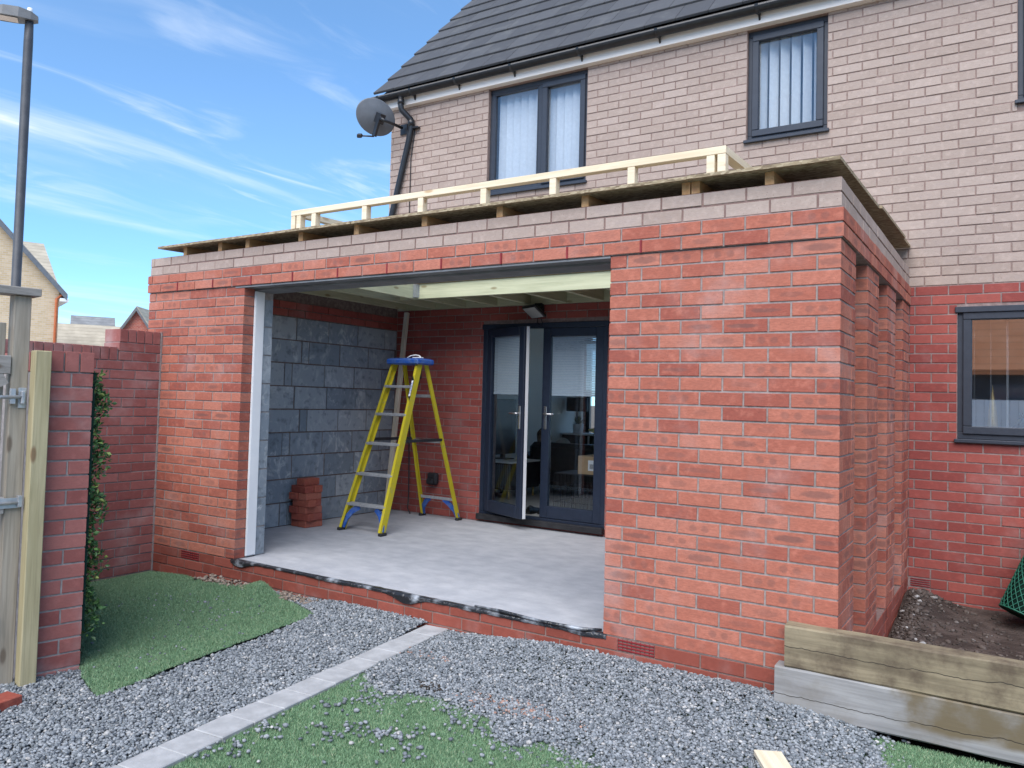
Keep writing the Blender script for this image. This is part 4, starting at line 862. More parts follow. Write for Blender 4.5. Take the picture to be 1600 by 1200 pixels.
t_ = thing('plant_pot', 'small green plant in a white pot on the sideboard', 'plant', (-4.76, 6.9, .8)); T = Matrix.Translation((-4.76, 6.9, .801)); m = MB(); m.lathe([(0, 0), (.07, .0), (.085, .14), (.078, .14), (.07, .13), (0, .13)], 16, T); part('pot', m, M_white, t_)
m = MB()
for k in range(70):
    a, e = random.uniform(0, 6.28), random.uniform(.3, 1.5); d = Vector((math.cos(a)*math.cos(e), math.sin(a)*math.cos(e), math.sin(e))); p0 = Vector((-4.76, 6.9, .93)); q = p0+d*random.uniform(.09, .16); s_ = d.cross(Vector((0, 0, 1))).normalized()*.012
    m.add([p0+d*.02, (p0+q)/2+s_, q, (p0+q)/2-s_], [(0, 1, 2, 3)], None, random.random())
part('foliage', m, M_leaf, t_)
pouf('gold_ornament', 'gold ornament lying on the sideboard', 'ornament', (-4.45, 7.0, .85), (.16, .05, .05), M_gold, .4); pouf('ornament', 'gold ornament standing at the sideboard end', 'ornament', (-4.28, 7.0, .88), (.04, .04, .08), M_gold, .3)
m = MB(); n = 26
for k in range(n):
    a = 2*math.pi*k/n; c = Vector((-4.36+.15*math.cos(a), HD-.40, 1.25+.15*math.sin(a)))
    for q in range(4): d = Vector((random.gauss(0, 1), random.gauss(0, .5), random.gauss(0, 1))).normalized(); s_ = d.cross(Vector((0, 1, 0))).normalized()*.02; m.add([c, c+d*.04+s_, c+d*.08, c+d*.04-s_], [(0, 1, 2, 3)], None, random.random())
tag(part('wreath', m, M_fur), 'round dried wreath hanging in front of the far window', 'wreath')
t_ = thing('living_room_window', 'dark framed living room window with grey curtains behind the lamp', 'window', (-4, HD, .85)); f = FW[0]; m = MB(); frame_ring(m, f[0]+.002, f[1]-.002, f[2]+.002, f[3]-.002, .06, HD-.2, HD-.13); m.box(-4.05, -3.99, HD-.199, HD-.131, f[2]+.063, f[3]-.063); part('frame', m, M_anth, t_); m = MB(); m.box(f[0]+.063, -4.051, HD-.17, HD-.164, f[2]+.063, f[3]-.063); m.box(-3.989, f[1]-.063, HD-.17, HD-.164, f[2]+.063, f[3]-.063); part('pane', m, M_glass_d, t_)
t_ = thing('added_street_door', 'added glazed street side door that lets light into the living room', 'door', (-2.15, HD, .1)); f = FW[1]; m = MB(); frame_ring(m, f[0]+.002, f[1]-.002, f[2]+.002, f[3]-.002, .07, HD-.2, HD-.13); part('frame', m, M_anth, t_); m = MB(); m.box(f[0]+.073, f[1]-.073, HD-.17, HD-.164, f[2]+.073, f[3]-.073); part('pane', m, M_glass_d, t_)  # full height glazing added so more daylight reaches the room
M_curt = simple('grey_curtain', (.33, .31, .29), (.38, .36, .335), 5, .9, .1, 0)
for cx0, cx1, lab in ((-4.32, -3.95, 'grey pleated curtain hanging right of the lamp'), ):
    m = MB(); n = 40; vs = []
    for k in range(n+1): x = cx0+(cx1-cx0)*k/n; y = HD-.42+.025*math.sin(k*1.3); vs += [(x, y, .07), (x, y, 2.3)]
    m.add(vs, [(2*k, 2*k+2, 2*k+3, 2*k+1) for k in range(n)], None, 0, True); tag(part('curtain', m, M_curt), lab, 'curtain')
m = MB(); m.box(-5.02, -4.0, 6.6, 6.62, 2.03, 2.16); tag(part('wall_border', m, simple('grey_border_print', (.16, .18, .21), (.45, .47, .50), 16, .8, .2, 0, stretch=(1, 1, 2.4), lo=.47, hi=.53)), 'grey patterned pelmet board hanging in the living room', 'pelmet')
# wire crate and box by the right leaf
t_ = thing('wire_crate', 'black wire dog crate standing inside the right door leaf', 'crate', (-3.0, 3.7, .06)); cx0, cx1, cy0, cy1, cz = -3.42, -2.72, 3.62, 4.1, .50
for yy in (cy0, cy1):
    m = MB()
    for k in range(17): x = cx0+(cx1-cx0)*k/16; m.tube([(x, yy, .066), (x, yy, cz)], .0022, 4)
    for z in (.07, .2, .35, cz): m.tube([(cx0, yy+.003, z), (cx1, yy+.003, z)], .0028, 4)
    part('wire_panel', m, M_blackp, t_)
for xx in (cx0, cx1):
    m = MB()
    for k in range(10): y = cy0+(cy1-cy0)*k/9; m.tube([(xx, y, .066), (xx, y, cz)], .0022, 4)
    for z in (.07, .2, .35, cz): m.tube([(xx+.003, cy0, z), (xx+.003, cy1, z)], .0028, 4)
    part('wire_panel', m, M_blackp, t_)
m = MB(); m.box(cx0, cx1, cy0, cy1, .500, .508); part('lid', m, M_dark, t_)
t_ = thing('cardboard_box', 'cardboard box with a white printed label standing on the wire crate', 'box', (-3.05, 3.85, .51)); m = MB(); m.box(-3.17, -2.80, 3.68, 4.05, .509, .70, .002); part('carton', m, M_card, t_); m = MB(); m.box(-3.05, -2.90, 3.677, 3.6795, .55, .66); part('label', m, M_white, t_)
m = MB()
for k in range(8): m.box(-3.03+k*.006, -3.027+k*.006, 3.6762, 3.6769, .57, .62)
for k in range(4): m.box(-2.965, -2.92, 3.6762, 3.6769, .575+k*.018, .582+k*.018)
part('print', m, M_blackp, t_)
for k, (a, b) in enumerate(((-3.62, 3.55), (-3.50, 3.62))):
    mb = MB(); vs = []; n = 10
    prof = [(-.14, .04, .06), (-.08, .045, .09), (0, .042, .065), (.08, .05, .05), (.13, .035, .04)]
    for (yy, wx, h) in prof:
        for q in range(n): an = math.pi*q/(n-1); vs.append((a+wx*math.cos(an), b+yy, .063+h*math.sin(an)))
    fs = [(i*n+q, i*n+q+1, (i+1)*n+q+1, (i+1)*n+q) for i in range(4) for q in range(n-1)]+[tuple(range(n)), tuple(range(4*n, 5*n))]
    mb.add(vs, fs, None, 0, True); tag(part('shoe', mb, M_sofa), 'black shoe lying just inside the open door', 'shoe', 'shoes inside the doorway')
# ------------------------------------------------------------------ step ladder
LD = thing('step_ladder', 'yellow fibreglass step ladder with blue top and grey treads in front of the block wall', 'ladder', (-4.36, 2.2, 0))
fl, fr, tl, tr = Vector((-4.60, 1.58, .02)), Vector((-4.09, 1.573, .02)), Vector((-4.50, 2.17, 1.62)), Vector((-4.17, 2.17, 1.62))
bl, br, ul, ur = Vector((-4.62, 2.875, .02)), Vector((-4.135, 2.865, .02)), Vector((-4.48, 2.30, 1.61)), Vector((-4.19, 2.30, 1.61))
def channel(p, q, w, d, t, sx, parent, mat):          # C section rail, web on the outer side
    m = MB(); m.bar(p, q, t, d, up=(0, -1, 0)); o1 = Vector((sx*w/2, 0, 0)); n_ = Vector((0, -1, .3)).normalized()
    for s_ in (-1, 1): m.bar(Vector(p)+Vector((-sx*w/2, 0, 0))+n_*s_*(d/2-t/2-.0003), Vector(q)+Vector((-sx*w/2, 0, 0))+n_*s_*(d/2-t/2-.0003), w, t, up=(0, -1, 0))
    return part('rail', m, mat, parent)
channel(fl, tl, .026, .075, .006, -1, LD, M_yellow); channel(fr, tr, .026, .075, .006, 1, LD, M_yellow)
channel(bl, ul, .02, .045, .006, -1, LD, M_yellow); channel(br, ur, .02, .045, .006, 1, LD, M_yellow)
for i, z in enumerate((.245, .525, .815, 1.10, 1.375)):
    t = (z-.02)/1.6; a = fl.lerp(tl, t); b = fr.lerp(tr, t); m = MB(); m.box(a.x+.004, b.x-.004, a.y-.045, a.y+.045, z-.012, z+.012, .003)
    for q in range(4): m.box(a.x+.006, b.x-.006, a.y-.036+q*.022, a.y-.028+q*.022, z+.0121, z+.0145)
    part('tread', m, M_alu, LD)
for z in (.22, .83, 1.30):
    t = (z-.02)/1.6; a = bl.lerp(ul, t); b = br.lerp(ur, t); m = MB(); m.bar(a, b, .02, .03, c=.003); part('back_brace', m, M_alu, LD)
m = MB(); m.box(-4.535, -4.135, 2.08, 2.36, 1.60, 1.655, .012); m.box(-4.51, -4.16, 2.11, 2.33, 1.6555, 1.662, .003); CAP = part('top_cap', m, M_blue, LD)
for p, q, d in ((fl, 1, 1), (fr, -1, 1), (bl, 1, 0), (br, -1, 0)):
    m = MB(); m.box(p.x-.02, p.x+.02, p.y-.045, p.y+.045, 0.001, .028, .006); part('foot', m, M_dark, LD)
    if d:
        pts = [(p.x+q*.012, p.y+.0, .03), (p.x+q*.03, p.y+.03, .11), (p.x+q*.08, p.y+.055, .18), (p.x+q*.15, p.y+.078, .222)]
    else: pts = [(p.x+q*.012, p.y, .03), (p.x+q*.03, p.y-.03, .1), (p.x+q*.09, p.y-.055, .17), (p.x+q*.15, p.y-.07, .215)]
    m = MB()
    for a, b in zip(pts[:-1], pts[1:]): m.bar(a, b, .05, .014, up=(0, -1, 0))
    part('foot_brace', m, M_blue, LD)
for s_, (f0, f1, b0, b1) in ((-1, (fl, tl, bl, ul)), (1, (fr, tr, br, ur))):
    a = f0.lerp(f1, .52)+Vector((s_*-.0, .03, 0)); b = b0.lerp(b1, .52); m = MB(); m.bar(a, b, .006, .03, c=.002); part('spreader', m, M_dark, LD)
_d = (tr-fr).normalized(); pc = fr.lerp(tr, .83); m = MB(); T = Matrix.Translation(pc+Vector((.014, -.012, 0)))
nn = Vector((0, -1, .37)).normalized(); xa = Vector((1, 0, 0)); ya = _d; za = xa.cross(ya)
Tm = Matrix(((xa[0], ya[0], za[0], 0), (xa[1], ya[1], za[1], 0), (xa[2], ya[2], za[2], 0), (0, 0, 0, 1))); Tm.translation = pc+za*.0395*(1 if za.y < 0 else -1)-Vector((.0, 0, 0))
sgn = 1 if za.y < 0 else -1
m.add([tuple(Tm@Vector(p)) for p in ((-.026, -.085, 0), (0, -.14, 0), (.003, -.085, 0), (.003, .085, 0), (-.022, .14, 0), (-.026, .085, 0))], [(0, 1, 2, 3, 4, 5)]); part('label', m, M_blackp, LD)
m = MB(); m.add([tuple(Tm@Vector((x, y, sgn*.0012))) for x, y in ((-.022, -.082), (-.001, -.082), (-.001, .082), (-.022, .082))], [(0, 1, 2, 3)]); part('label', m, M_white, LD)
cu = bpy.data.curves.new('lettering', 'FONT'); cu.body = 'WERNER'; cu.size = .03; cu.align_x = 'CENTER'; cu.align_y = 'CENTER'; cu.extrude = .0003
tmp = bpy.data.objects.new('t', cu); S.collection.objects.link(tmp); dg = bpy.context.evaluated_depsgraph_get(); me = bpy.data.meshes.new_from_object(tmp.evaluated_get(dg)); bpy.data.objects.remove(tmp)
me.materials.clear(); me.materials.append(M_blue); o = link('lettering', me, LD)
Tt = Tm.copy(); Tt.translation = Tm@Vector((-.0115, 0, sgn*.0018)); ta = Vector(ya); tz = Vector(za)*sgn; ty = tz.cross(ta); Tt = Matrix(((ta[0], ty[0], tz[0], Tt.translation[0]), (ta[1], ty[1], tz[1], Tt.translation[1]), (ta[2], ty[2], tz[2], Tt.translation[2]), (0, 0, 0, 1))); o.matrix_basis = Tt
m = MB(); m.tube([(-4.36, 2.2, 1.668), (-4.33, 2.22, 1.69), (-4.28, 2.24, 1.70), (-4.22, 2.22, 1.688), (-4.19, 2.2, 1.668)], .007, 6); m.box(-4.29, -4.19, 2.19, 2.25, 1.6625, 1.675, .004); tag(part('sponge_cloth', m, M_white), 'crumpled white cloth lying on the blue ladder top', 'cloth')
m = MB(); m.box(-4.29, -4.26, 2.30, 2.32, 1.46, 1.60, .004); m.tube([(-4.275, 2.30, 1.46), (-4.275, 2.295, 1.40)], [.012, .006], 8); tag(part('hand_tool', m, M_blackp), 'black handled tool hanging under the ladder top', 'tool')
# props in the corner: long batten, cable
m = MB(); m.bar((-4.86, 2.55, .005), (-4.96, 2.93, 2.22), .05, .038, up=(0, -1, 0), c=.002); o = part('batten', m, wood_mat('batten_wood', (.62, .53, .40), (.70, .62, .5), (.4, .3, .2), .6, 2)); tag(o, 'long pale timber batten leaning into the corner behind the ladder', 'batten')
m = MB(); m.tube([(-4.87, 2.93, 1.4), (-4.89, 2.95, .8), (-4.85, 2.92, .2), (-4.83, 2.88, .06), (-4.76, 2.84, .012)], .007, 6); tag(part('hanging_cable', m, M_blackp), 'dark cable hanging down in the corner by the batten', 'cable')
# loose bricks stacked on the slab by the block wall: each one its own thing
bst = MB(); bst.box(-.1075, .1075, -.05125, .05125, 0, .065, .004); bme = bst.mesh('loose_brick', M_loose); k = 0
c0 = Vector((-5.0, 1.50, 0))
for lay in range(7):
    for j in range(2 if lay != 6 else 1):
        if lay == 4 and j == 1: pass
        o = link('loose_brick', bme); rz = (0 if lay % 2 else math.pi/2)+random.gauss(0, .07); off = (Matrix.Rotation(rz, 4, 'Z')@Vector((random.gauss(0, .022), (-.055 if j == 0 else .055) if lay != 6 else 0, 0)))
        o.matrix_basis = Matrix.Translation(c0+off+Vector((0, 0, .0012+lay*.0657)))@Matrix.Rotation(rz, 4, 'Z')
        tag(o, 'loose red brick in the stack on the slab beside the block wall', 'brick', 'loose bricks stacked by the block wall')
        if lay == 6: o['label'] = 'loose red brick lying alone on top of the stack beside the block wall'
# ------------------------------------------------------------------ raised bed: sleepers, soil, mesh roll
def sleeper(x0, x1, y0, y1, za, zb, mat, label, tilt=0.):
    mb = MB(); n = 16; vs = []; fs = []
    for i in range(n+1):
        x = x0+(x1-x0)*i/n; dz = tilt*(x-x0)
        c = .007
        ring = [(y0+c, za), (y1-c, za), (y1, za+c), (y1, zb-c), (y1-c, zb), (y0+c, zb), (y0, zb-c), (y0, za+c)]
        for (y, z) in ring: vs.append((x, y+random.gauss(0, .0012), z+dz+random.gauss(0, .0012)))
    for i in range(n):
        for k in range(8): fs.append((i*8+k, i*8+(k+1) % 8, (i+1)*8+(k+1) % 8, (i+1)*8+k))
    fs += [tuple(reversed(range(8))), tuple(range(n*8, n*8+8))]
    mb.add(vs, fs); o = part('sleeper', mb, mat); return tag(o, label, 'timber', 'sleepers edging the soil bed')
sleeper(-.212, 2.19, -.118, -.018, .058, .252, M_sleep, 'brown stained timber sleeper lying on top of the bleached one', -.002)
sleeper(-.255, 2.145, -.122, -.020, -.145, .056, M_sleep2, 'bleached grey timber sleeper under the brown one at the soil bed', -.002)
def hS(P): x, y = P[:, 0], P[:, 1]; return -.17+.05*np.exp(-((x-.05)**2+(y-2.85)**2)/.12)+.03*np.sin(2.1*x+1)*np.cos(1.7*y)+.02*np.sin(5.3*x+3.1*y)+.06*np.exp(-((x-.12)/.12)**2)*np.exp(-((y-2.3)/.9)**2)
so_ = grid_sheet('soil_bed', [(.005, -.03), (.005, 2.995), (4., 2.995), (4., -.03)], hS, M_soil, .06); so_['kind'] = 'structure'
P = np.r_[np.c_[RNG.uniform(.03, 2.2, 1500), RNG.uniform(.1, 2.95, 1500)], np.c_[np.abs(RNG.normal(0, .13, 900))+.03, RNG.uniform(.4, 2.95, 900)]]
tag(stuff(link('soil_lumps', stones(P, hS(P)+.004, RNG.uniform(.004, .022, len(P))*RNG.choice([.6, 1, 1.2], len(P)), 'soil_lumps', attr_mat('soil_lump', [(0, (.055, .042, .036)), (.85, (.125, .098, .084)), (.98, (.22, .195, .18)), (1, (.5, .48, .46))], .95)))), 'lumps of soil and stones on the bare bed behind the sleepers', 'soil')
t_ = thing('mesh_roll', 'roll of dark green plastic mesh leaning against the house wall behind the soil bed', 'mesh roll', (.85, 2.7, -.15))
a0, a1 = Vector((.72, 2.62, -.10)), Vector((1.02, 2.86, .62)); ax_ = (a1-a0).normalized(); e1_ = ax_.cross(Vector((0, 1, 0))).normalized(); e2_ = ax_.cross(e1_); LR = (a1-a0).length; RR = .135
m = MB(); m.tube([a0, a1], RR-.008, 24); part('core', m, M_netdark, t_)
m = MB()
for sgn_ in (-1, 1):
    for k in range(22):
        pts = []
        for i in range(17): s_ = i/16; an = 2*math.pi*k/22+sgn_*s_*4.2; pts.append(a0+ax_*LR*s_+(e1_*math.cos(an)+e2_*math.sin(an))*RR)
        m.tube(pts, .0032, 4, False)
for s_ in (0, 1): m.tube([a0+ax_*LR*s_+(e1_*math.cos(2*math.pi*i/24)+e2_*math.sin(2*math.pi*i/24))*RR for i in range(25)], .005, 5, False)
part('mesh', m, M_netting, t_)
# board lying in the gravel, stray brick
m = MB(); m.box(-.30, .30, -.055, .055, 0, .022, .002); o = part('offcut_board', m, M_pale); pb = px(1225, 1196, 2, G+.03); o.matrix_basis = Matrix.Translation((pb[0]+.06, pb[1]-.19, G+.02))@Matrix.Rotation(rad(-62), 4, 'Z'); tag(o, 'pale timber offcut lying on the gravel', 'board')
o = link('loose_brick', bme); pb = px(-8, 1112, 2, -.17); o.matrix_basis = Matrix.Translation((pb[0]-.02, pb[1], -.19))@Matrix.Rotation(rad(100), 4, 'Z'); tag(o, 'single red brick lying at the foot of the gate', 'brick')
# ------------------------------------------------------------------ garden walls
WB = thing('garden_wall', 'stepped red brick garden wall with brick on edge coping joining the extension', 'wall', (-5.35, -.9, -.3)); GB = []
XB = -5.25
for k in range(25):
    z = 1.505-.075*(k+1); sidew(GB, -1.9, -.012, z, x=XB, phase=(-.012 if k % 2 else -.1245), L=.225)
for k in range(2): z = 1.505+.075*k; sidew(GB, -.387, -.012, z, x=XB, phase=(-.16 if k else -.27))
GC = []
for i in range(5): GC.append(((XB, -.35+i*.075, 1.7085), math.pi/2, .065, .1025, .215))
for i in range(20): GC.append(((XB, -.437-i*.075, 1.5585), math.pi/2, .065, .1025, .215))
GC.append(((XB-.1075, -.3865, 1.7085), 0., .213, .1025, .05)); GB.append(((XB-.1075, -.388, 1.6175), 0., .213, .065, .05)); GB.append(((XB-.1075, -.388, 1.5425), 0., .213, .065, .05))
emit(WB, 'brick', GB, M_garden); emit(WB, 'coping_brick', GC, M_garden)
mb = MB(); mb.box(XB-.21, XB-.006, -1.9, -.013, -.33, 1.503); mb.box(XB-.21, XB-.006, -.384, -.013, 1.503, 1.655); mb.box(XB-.20, XB-.012, -.384, -.02, 1.6551, 1.75); mb.box(XB-.20, XB-.012, -1.9, -.39, 1.5031, 1.60); mb.box(XB-.2, XB+.008, -.0128, -.0005, -.3, 1.76); part('mortar', mb, M_mortar, WB)
WA = thing('garden_wall', 'one brick thick red garden wall whose end stands beside the gate post', 'wall', (-4.2, -1.85, -.3)); AN = rad(10)
pA = np.array([-3.283, -1.785]); dS = np.array([math.sin(AN), math.cos(AN)]); nA = np.array([math.cos(AN), -math.sin(AN)]); GA = []; CA_ = []
def onA(s, n): q = pA+dS*s+nA*n; return q
phA = math.pi/2-AN; phB = math.pi-AN
for k in range(22):
    z = 1.355-.075*(k+1)+.0375
    if k % 2: q = onA(-.1125, 0); GA.append(((q[0], q[1], z), phA, .219, .065, .1025))
    else:
        for s in (-.0555, -.1685): q = onA(s, 0); GA.append(((q[0], q[1], z), phA, .1025, .065, .215))
    n0 = .1075 if k % 2 else .22
    while n0 < 1.95: q = onA(0, -(n0+.1125)); GA.append(((q[0], q[1], z), phB, .215, .065, .1)); n0 += .225
for s in (-.036, -.1125, -.189): q = onA(s, .002); CA_.append(((q[0], q[1], 1.4095), phA, .066, .1025, .215))
for i in range(24): q = onA(.003, -(.26+i*.075)); CA_.append(((q[0], q[1], 1.4095), phB, .065, .1025, .222))
emit(WA, 'brick', GA, M_garden); emit(WA, 'coping_brick', CA_, M_garden)
Tm_ = Matrix(((nA[0], dS[0], 0, pA[0]), (nA[1], dS[1], 0, pA[1]), (0, 0, 1, 0), (0, 0, 0, 1)))
mb = MB(); mb.box(-2.05, -.006, -.219, -.006, -.33, 1.353, 0, 0, Tm_); mb.box(-2.05, -.01, -.205, -.015, 1.3531, 1.452, 0, 0, Tm_); part('mortar', mb, M_mortar_g, WA)
# artificial hedge on the hidden side of that wall
HG = thing('hedge_panel', 'artificial box hedge panel hung on the far side of the garden wall end', 'hedge', (-3.4, -1.7, 0))
m = MB(); m.box(-1.9, -.03, .006, .02, .02, 1.36, 0, 0, Tm_); part('backing', m, M_netdark, HG); m = MB()
for k in range(5200):
    n_ = -.02-abs(random.gauss(0, .25)) if k < 3600 else random.uniform(-1.9, -.02); n_ = max(n_, -1.9); th = random.uniform(.02, .115); z = random.uniform(-.02, 1.37)
    th *= .75+.3*math.sin(z*23+n_*9)
    c = Tm_@Vector((n_, th, z)); d = Vector((random.gauss(.25, .7), random.gauss(.25, .7), random.gauss(.25, .7))).normalized(); L = random.uniform(.018, .038); s_ = d.cross(Vector((random.gauss(0, 1), random.gauss(0, 1), random.gauss(0, 1)))).normalized()*L*.28; up_ = s_.cross(d).normalized()*L*.12
    m.add([c, c+d*L*.5+s_+up_, c+d*L, c+d*L*.5-s_+up_], [(0, 1, 2), (0, 2, 3)], None, random.random()*.98+.01)
stuff(part('leaves', m, M_leaf, HG))
# ------------------------------------------------------------------ gate
GT = thing('garden_gate', 'weathered boarded timber side gate with galvanised latch and bolt', 'gate', (-3.4, -2.4, -.3))
def gbox(name, n0, n1, s0, s1, z0, z1, mat, c=.003, parent=GT): m = MB(); m.box(n0, n1, s0, s1, z0, z1, c, 0, Tm_); return part(name, m, mat, parent)
gbox('post', -.075, .0, -.395, -.318, -.33, 1.722, M_gatewood); gbox('post', -.075, .0, -1.52, -1.44, -.33, 1.722, M_gatewood)
gbox('cap_rail', -.09, .03, -1.55, -.283, 1.723, 1.762, M_gaterail)
for k in range(7): gbox('board', -.05, -.028, -.412-(k+1)*.145, -.412-k*.145-.006, -.12, 1.585, M_gatewood)
for a, b in ((1.335, 1.425), (.08, .17), (.66, .74)): gbox('rail', -.0275, .012, -1.42, -.40, a, b, M_gaterail)
m = MB(); q0, q1 = Tm_@Vector((-.008, -.43, 1.33)), Tm_@Vector((-.008, -1.38, .75)); m.bar(q0, q1, .035, .09, up=(0, 0, 1)); part('brace', m, M_gaterail, GT)
m = MB(); m.tube([tuple(Tm_@Vector((.02, -.60, 1.218))), tuple(Tm_@Vector((.02, -.335, 1.226)))], .009, 8); m.box(.0, .022, -.40, -.375, 1.19, 1.265, .002, 0, Tm_); m.box(.0, .006, -.36, -.322, 1.17, 1.27, .002, 0, Tm_); m.box(.006, .03, -.352, -.334, 1.19, 1.255, .004, 0, Tm_); part('latch', m, M_steel, GT)
m = MB(); m.box(.012, .016, -.58, -.33, .685, .735, .001, 0, Tm_); m.tube([tuple(Tm_@Vector((.024, -.60, .71))), tuple(Tm_@Vector((.024, -.325, .713)))], .008, 8); m.box(.0005, .032, -.345, -.325, .69, .745, .002, 0, Tm_); part('bolt', m, M_steel, GT)
o = gbox('gate_post', .004, .075, -.312, -.236, -.32, 1.455, M_green_z, .004, None); tag(o, 'new green treated timber post fixed in front of the brick wall end', 'post')
# ------------------------------------------------------------------ street lamp and far houses
LP = thing('street_lamp', 'tall dark grey street lamp post with flat lantern head behind the gate', 'street lamp', tuple(pxd(28, 447, 10.5)*[1, 1, 0]))
b0 = pxd(26, 500, 10.5); b1 = pxd(46, 32, 10.5); bx, by = b1[0], b1[1]
m = MB(); m.tube([(bx, by, -.3), (bx, by, 1.6), (bx, by, 1.62), (bx, by, b1[2]-.28), (bx, by, b1[2])], [.075, .075, .058, .056, .05], 16); part('column', m, simple('dark_grey_paint', (.06, .063, .07), (.08, .083, .09), 6, .5, .4, 0), LP)
hd = Vector((-_r[0], -_r[1], 0)).normalized(); hd = (hd+Vector((.25, -.35, 0))).normalized(); hs = Vector((-hd.y, hd.x, 0)); m = MB(); vs = []
for t, wd, zl, zh in ((-.10, .05, -.02, .04), (-.02, .085, -.035, .085), (.12, .12, -.04, .11), (.3, .125, -.045, .10), (.44, .10, -.05, .05), (.5, .06, -.05, -.02)):
    p = Vector((bx, by, b1[2]+.02))+hd*t; vs += [p-hs*wd+Vector((0, 0, zl)), p+hs*wd+Vector((0, 0, zl)), p+hs*wd*.55+Vector((0, 0, zh)), p-hs*wd*.55+Vector((0, 0, zh))]
fs = [(i*4+k, i*4+(k+1) % 4, (i+1)*4+(k+1) % 4, (i+1)*4+k) for i in range(5) for k in range(4)]+[(3, 2, 1, 0), (20, 21, 22, 23)]; m.add(vs, fs); part('lantern', m, simple('lantern_grey', (.10, .105, .11), (.13, .135, .14), 6, .5, .4, 0), LP)
m = MB(); p = Vector((bx, by, b1[2]+.02))+hd*.27; m.add([p+hd*a+hs*b+Vector((0, 0, -.0485)) for a, b in ((-.14, -.08), (.14, -.08), (.14, .08), (-.14, .08))], [(3, 2, 1, 0)]); part('lens', m, simple('lamp_lens', (.6, .5, .42), (.66, .56, .48), 5, .4, .4, 0), LP)
m = MB(); m.lathe([(0, .075), (.03, .07), (.035, .03), (.035, 0)], 12, Matrix.Translation((bx, by, b1[2]+.09))); part('photocell', m, M_white, LP)
def rooftile(name, c1, c2):
    t = NT(name); v = t.obj(); sp = t.n('SeparateXYZ'); t.l(v, sp.inputs[0]); s = t.math('FRACT', t.math('MULTIPLY', sp.outputs[2], 4.6)); col = t.mix(t.rng(t.noise(t.geo(), 1.5, 4), .35, .7), c1, c2)
    col = t.mix(t.math('MULTIPLY', t.rng(s, .16, .02), .55), col, tuple(x*.35 for x in c1)); t.bump(s, .5, .03); return t.out(col, .85, .2)
M_rt_beige = rooftile('beige_roof_tile', (.40, .35, .27), (.50, .44, .34)); M_rt_grey = rooftile('grey_roof_tile', (.20, .20, .20), (.27, .27, .265))
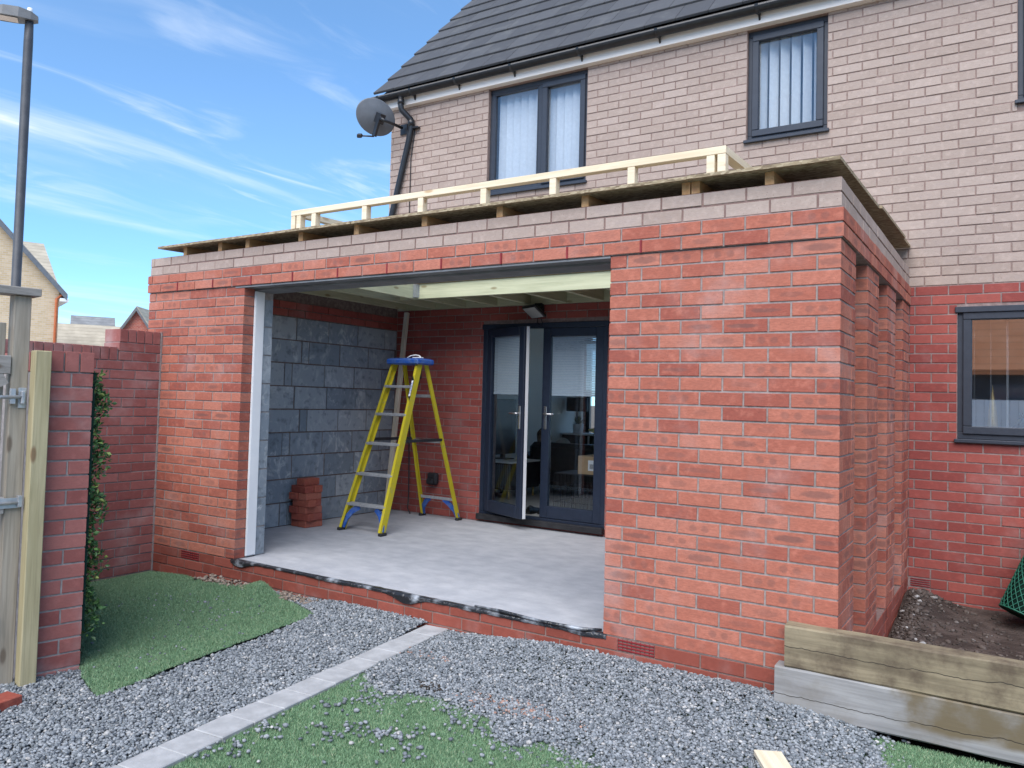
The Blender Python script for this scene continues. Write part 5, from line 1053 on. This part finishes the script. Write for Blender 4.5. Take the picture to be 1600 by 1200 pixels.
def far_house(name, label, corner, nrm_, wid, dep, ez, rz2, wall, roof, ridge_along_depth=True, wins=(), over=.25, pipe=False):
    """corner: right end of the facade at ground; nrm_ = facade normal (towards camera); width runs to the left"""
    n = Vector((nrm_[0], nrm_[1], 0)).normalized(); e = Vector((-n.y, n.x, 0))          # e: to the viewer's right
    c = Vector((corner[0], corner[1], -.3)); T = Matrix(((e[0], -n[0], 0, c[0]), (e[1], -n[1], 0, c[1]), (0, 0, 1, -.3), (0, 0, 0, 1)))
    t_ = thing(name, label, 'house', (c.x, c.y, -.3)); ez += .3; rz2 += .3
    m = MB(); m.box(-wid, 0, 0, dep, 0, ez, 0, 0, T)
    if ridge_along_depth:
        m.convex([(x, y, z) for y in (0.0, dep) for x, z in ((-wid, ez), (0, ez), (-wid/2, rz2))], [(0, 1, 2), (3, 4, 5), (0, 1, 4, 3), (1, 2, 5, 4), (0, 2, 5, 3)], 0, T)
        part('wall', m, wall, t_); k = (rz2-ez)/(wid/2); m = MB()
        for sg in (0, 1):
            xa, xb = (-wid/2, over) if sg else (-wid/2, -wid-over); zb_ = ez-k*over
            m.convex([(x, y, z+q) for y in (-over, dep+over) for x, z in ((xa, rz2), (xb, zb_)) for q in (.02, .16)], [(0, 1, 3, 2), (4, 5, 7, 6), (0, 1, 5, 4), (2, 3, 7, 6), (0, 2, 6, 4), (1, 3, 7, 5)], 0, T)
        part('roof', m, roof, t_); m = MB()
        for sg in (0, 1):
            xa, xb = (-wid/2, over*.9) if sg else (-wid/2, -wid-over*.9); zb_ = ez-k*over*.9
            m.convex([(x, y, z+q) for y in (-over-.03, -over-.001) for x, z in ((xa, rz2), (xb, zb_)) for q in (-.10, .1)], [(0, 1, 3, 2), (4, 5, 7, 6), (0, 1, 5, 4), (2, 3, 7, 6), (0, 2, 6, 4), (1, 3, 7, 5)], 0, T)
        part('bargeboard', m, M_dish, t_)
        m = MB(); m.box(.003, over+.05, -over, dep+over, ez-k*over-.12, ez-k*over-.0, .01, 0, T); part('gutter', m, M_white, t_)
    else:
        part('wall', m, wall, t_); k = (rz2-ez)/(dep/2); m = MB()
        for sg in (0, 1):
            ya, yb = (dep/2, -over) if not sg else (dep/2, dep+over); zb_ = ez-k*over
            m.convex([(x, y, z+q) for x in (-wid-over, over) for y, z in ((ya, rz2), (yb, zb_)) for q in (.02, .16)], [(0, 1, 3, 2), (4, 5, 7, 6), (0, 1, 5, 4), (2, 3, 7, 6), (0, 2, 6, 4), (1, 3, 7, 5)], 0, T)
        part('roof', m, roof, t_)
    if pipe:
        m = MB(); m.tube([tuple(T@Vector((-.09, -.06, 0.01))), tuple(T@Vector((-.09, -.06, ez-.3))), tuple(T@Vector((.1, -.12, ez-.12)))], .05, 8); part('downpipe', m, simple('orange_brown_pipe', (.42, .11, .04), (.5, .15, .06), 8, .6, .3, 0), t_)
        m = MB(); m.tube([tuple(T@Vector((-1.0, -.01, 3.05))), tuple(T@Vector((-1.0, -.25, 3.1)))], .06, 8); m.tube([tuple(T@Vector((-1.0, -.2, 3.02))), tuple(T@Vector((-1.0, -.05, 1.2)))], .02, 6); part('flue', m, M_white, t_)
    for (xa, xb, za, zb_) in wins:
        m = MB(); m.box(xa, xb, -.03, -.005, za, za+.08, 0, 0, T); m.box(xa, xb, -.03, -.005, zb_-.08, zb_, 0, 0, T); m.box(xa, xa+.08, -.03, -.005, za+.08, zb_-.08, 0, 0, T); m.box(xb-.08, xb, -.03, -.005, za+.08, zb_-.08, 0, 0, T); w_ = part('window', m, M_anth, t_)
        m = MB(); m.box(xa+.08, xb-.08, -.015, -.004, za+.08, zb_-.08, 0, 0, T); part('pane', m, M_glassfar, w_)
    return t_
def farglass():
    t = NT('far_window_glass'); return t.out((.05, .07, .09), .05, 1.)
M_glassfar = farglass()
e_ = pxd(93, 453, 30); far_house('yellow_brick_house', 'yellow brick house with grey verge seen over the gate', (e_[0], e_[1]), (.93, -.37), 8.2, 9, e_[2]-.05, e_[2]+4.4, M_bw_yel, M_rt_grey, True, [(-2.9, -2.0, 2.6, 3.9), (-5.2, -4.0, 2.6, 3.9)], pipe=True)
e_ = pxd(80, 440, 40); far_house('beige_roofed_house', 'house with beige tiled roof slope just behind the yellow gable', (e_[0], e_[1]), (.948, -.319), 9, 8, e_[2]-.1, e_[2]+2.3, M_bw_yel, M_rt_beige, False)
e_ = pxd(205, 512, 48); far_house('long_roofed_house', 'low house with a long beige tiled roof beyond the garden wall', (e_[0]+2, e_[1]+3), (.85, -.53), 18, 9, e_[2]-3.0, e_[2]+.18, M_bw_yel, M_rt_beige, False)
e_ = pxd(216, 480, 44); far_house('red_gabled_house', 'red brick gabled house with beige roof beside the extension corner', (e_[0]+.8*1.7, e_[1]+.6*1.7), (.6, -.8), 3.4, 8, e_[2]-2.6, e_[2]-.12, M_bw_red, M_rt_beige, True)
e_ = pxd(165, 497, 60); far_house('distant_house', 'distant grey roof ridge peeping over the long beige roof', (e_[0]+1.0, e_[1]), (.86, -.5), 2.6, 8, e_[2]-2., e_[2]+.15, M_bw_yel, M_rt_grey, False)
# houses and fence behind the camera: they show in the kitchen window and send sunlight back on the shaded wall
M_rt_orange = rooftile('orange_roof_tile', (.55, .20, .08), (.64, .26, .12))
far_house('orange_roofed_bungalow', 'bungalow with sunlit orange tiled roof mirrored in the kitchen window', (-9, -16.0), (0, 1), 24, 11, 2.45, 5.9, M_dark, M_rt_orange, False, [(-20.5+i*4.6, -18.3+i*4.6, 1.25, 2.35) for i in range(5)])
FN = thing('white_fence', 'white boarded fence across the back of the garden', 'fence', (2, -9.8, -.3)); fb = MB(); fb.box(-.072, .072, -.012, .012, -.3, 1.55, .003); fm = fb.mesh('board', M_white)
for i in range(-46, 60): o = link('board', fm, FN); o.matrix_basis = Matrix.Translation((2+i*.148, -9.8, 0))
for z in (.2, 1.2): m = MB(); m.box(-5, 11, -9.87, -9.815, z, z+.07); part('rail', m, M_white, FN)
print('objects', len(bpy.data.objects))
